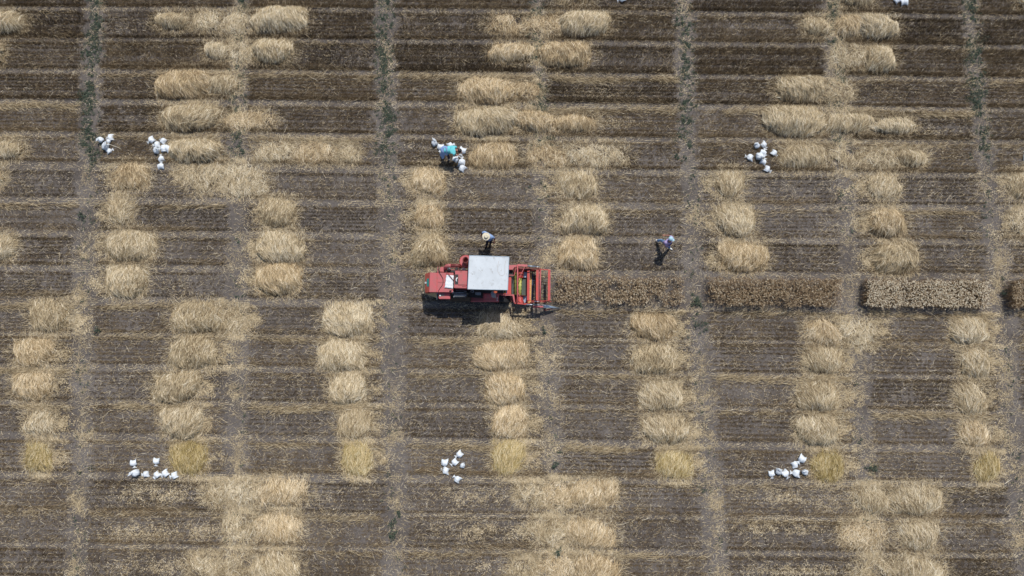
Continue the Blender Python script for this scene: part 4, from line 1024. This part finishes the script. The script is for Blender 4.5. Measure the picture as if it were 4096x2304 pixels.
    for s in ('l', 'r'):
        b = g['foot_' + s]
        skin('shoe', [(b - f * .06 + Vector((0, 0, .045)), .050), (b + f * .06 + Vector((0, 0, .038)), .050), (b + f * .16 + Vector((0, 0, .028)), .036, .028)], [(0, 1), (1, 2)], mshoe, root)
    return root, g, hd, f
# man in the hat, above the roof
r1, g, hd, f = person('man in a pale wide brimmed hat and blue shirt standing just above the harvester roof',
  dict(pelvis=(1958, 953, .92), chest=(1953, 945, 1.30), head=(1945, 947, 1.56), sho_l=(1968, 948, 1.36), sho_r=(1937, 930, 1.36),
       elb_l=(1979, 953, 1.10), hand_l=(1976, 966, .95), elb_r=(1928, 930, 1.12), hand_r=(1926, 939, .98),
       knee_l=(1962, 966, .48), foot_l=(1962, 974, .02), knee_r=(1949, 970, .50), foot_r=(1945, 985, .02)),
  M_skin, M_blue, M_navy, M_hair, 'short', Vector((-.45, -1, 0)))
bm = bmesh.new(); c = g['head'] + Vector((0, 0, .075)); S = 28; rings = []
for rr, zz in ((.02, .115), (.07, .118), (.095, .095), (.103, .03), (.105, .0), (.155, .0), (.195, .022), (.195, .014), (.150, -.008), (.098, -.008)):
    rings.append([bm.verts.new(c + Vector((math.cos(k * math.tau / S) * rr * .98, math.sin(k * math.tau / S) * rr, zz + (.018 * math.cos(2 * k * math.tau / S) if rr > .15 else 0) - (.028 if rr < .05 else 0)))) for k in range(S)])
for i in range(len(rings) - 1):
    for k in range(S): bm.faces.new((rings[i][k], rings[i][(k + 1) % S], rings[i + 1][(k + 1) % S], rings[i + 1][k]))
bm.faces.new(rings[0])
from_bm('hat', bm, M_hat, r1, smooth=True)
# walking worker on the right
r3, g, hd, f = person('worker in a pale cap, lilac shirt and jeans striding between the plots on the right',
  dict(pelvis=(2668, 976, .92), chest=(2676, 970, 1.30), head=(2682, 957, 1.56), sho_l=(2688, 950, 1.34), sho_r=(2661, 970, 1.34),
       elb_l=(2677, 942, 1.10), hand_l=(2661, 941, 1.02), elb_r=(2653, 967, 1.08), hand_r=(2661, 984, .95),
       knee_l=(2645, 961, .46), foot_l=(2626, 962, .10), knee_r=(2676, 984, .48), foot_r=(2678, 993, .02)),
  M_skin2, M_lilac, M_jeans, M_shoe, 'short', Vector((.75, -.55, 0)))
bm = bmesh.new(); c = g['head'] + hd * .05
bmesh.ops.create_uvsphere(bm, u_segments=20, v_segments=12, radius=.115, matrix=Matrix.Translation(c) @ Matrix.Diagonal((1, 1, .95, 1)))
bmesh.ops.delete(bm, geom=[v for v in bm.verts if v.co.z < c.z - .02], context='VERTS')
sdv = hd.cross(f).normalized()
vs = [bm.verts.new(c + f * (.09 + .11 * math.sin(t)) + sdv * .095 * math.cos(t) + Vector((0, 0, zo))) for zo in (-.005, -.02) for t in [k * math.pi / 8 for k in range(9)]]
bm.faces.new(vs[:9]); bm.faces.new(vs[9:][::-1])
for k in range(8): bm.faces.new((vs[k], vs[k + 1], vs[k + 10], vs[k + 9]))
from_bm('cap', bm, M_cap, r3, smooth=True)
# bending worker among the sacks
r2, g, hd, f = person('worker in a turquoise shirt bending over the sacks, blue garment round the waist',
  dict(pelvis=(1781, 600, .93), chest=(1806, 600, 1.04), head=(1836, 603, .98), sho_l=(1816, 588, 1.02), sho_r=(1817, 613, 1.00),
       elb_l=(1830, 590, .78), hand_l=(1842, 606, .56), elb_r=(1816, 625, .78), hand_r=(1827, 621, .58),
       knee_l=(1773, 607, .50), foot_l=(1762, 614, .03), knee_r=(1792, 620, .50), foot_r=(1797, 639, .03)),
  M_skin, M_turq, M_navy, M_shoe, 'short', Vector((.5, -.2, -1)), .42)
bm = bmesh.new(); c = g['head'] + hd * .03 - f * .02
bmesh.ops.create_uvsphere(bm, u_segments=20, v_segments=14, radius=.108, matrix=Matrix.Translation(c))
for v in bm.verts: v.co += (v.co - c) * .06 * math.sin(v.co.x * 40 + v.co.y * 23)
bmesh.ops.delete(bm, geom=[v for v in bm.verts if (v.co - c).dot(f) > .055], context='VERTS')
from_bm('hair', bm, M_hair, r2, smooth=True)
bm = bmesh.new()
prism_into(bm, [(1768, 586), (1780, 582), (1790, 586), (1789, 606), (1793, 617), (1786, 623), (1780, 617), (1777, 630), (1768, 637), (1765, 628), (1759, 621), (1763, 604), (1759, 596)],
           [1.10, 1.14, 1.17, 1.18, .92, .75, .92, .60, .50, .60, .65, 1.0, 1.02], [.98, 1.08, 1.08, 1.08, .86, .70, .86, .54, .45, .54, .6, .93, .93])
bmesh.ops.triangulate(bm, faces=bm.faces); bmesh.ops.subdivide_edges(bm, edges=bm.edges, cuts=2, use_grid_fill=True)
for v in bm.verts: v.co += Vector((.3, .1, 1)) * .014 * math.sin(v.co.x * 37 + v.co.y * 51)
from_bm('tied_garment', bm, M_blue2, r2, smooth=True)
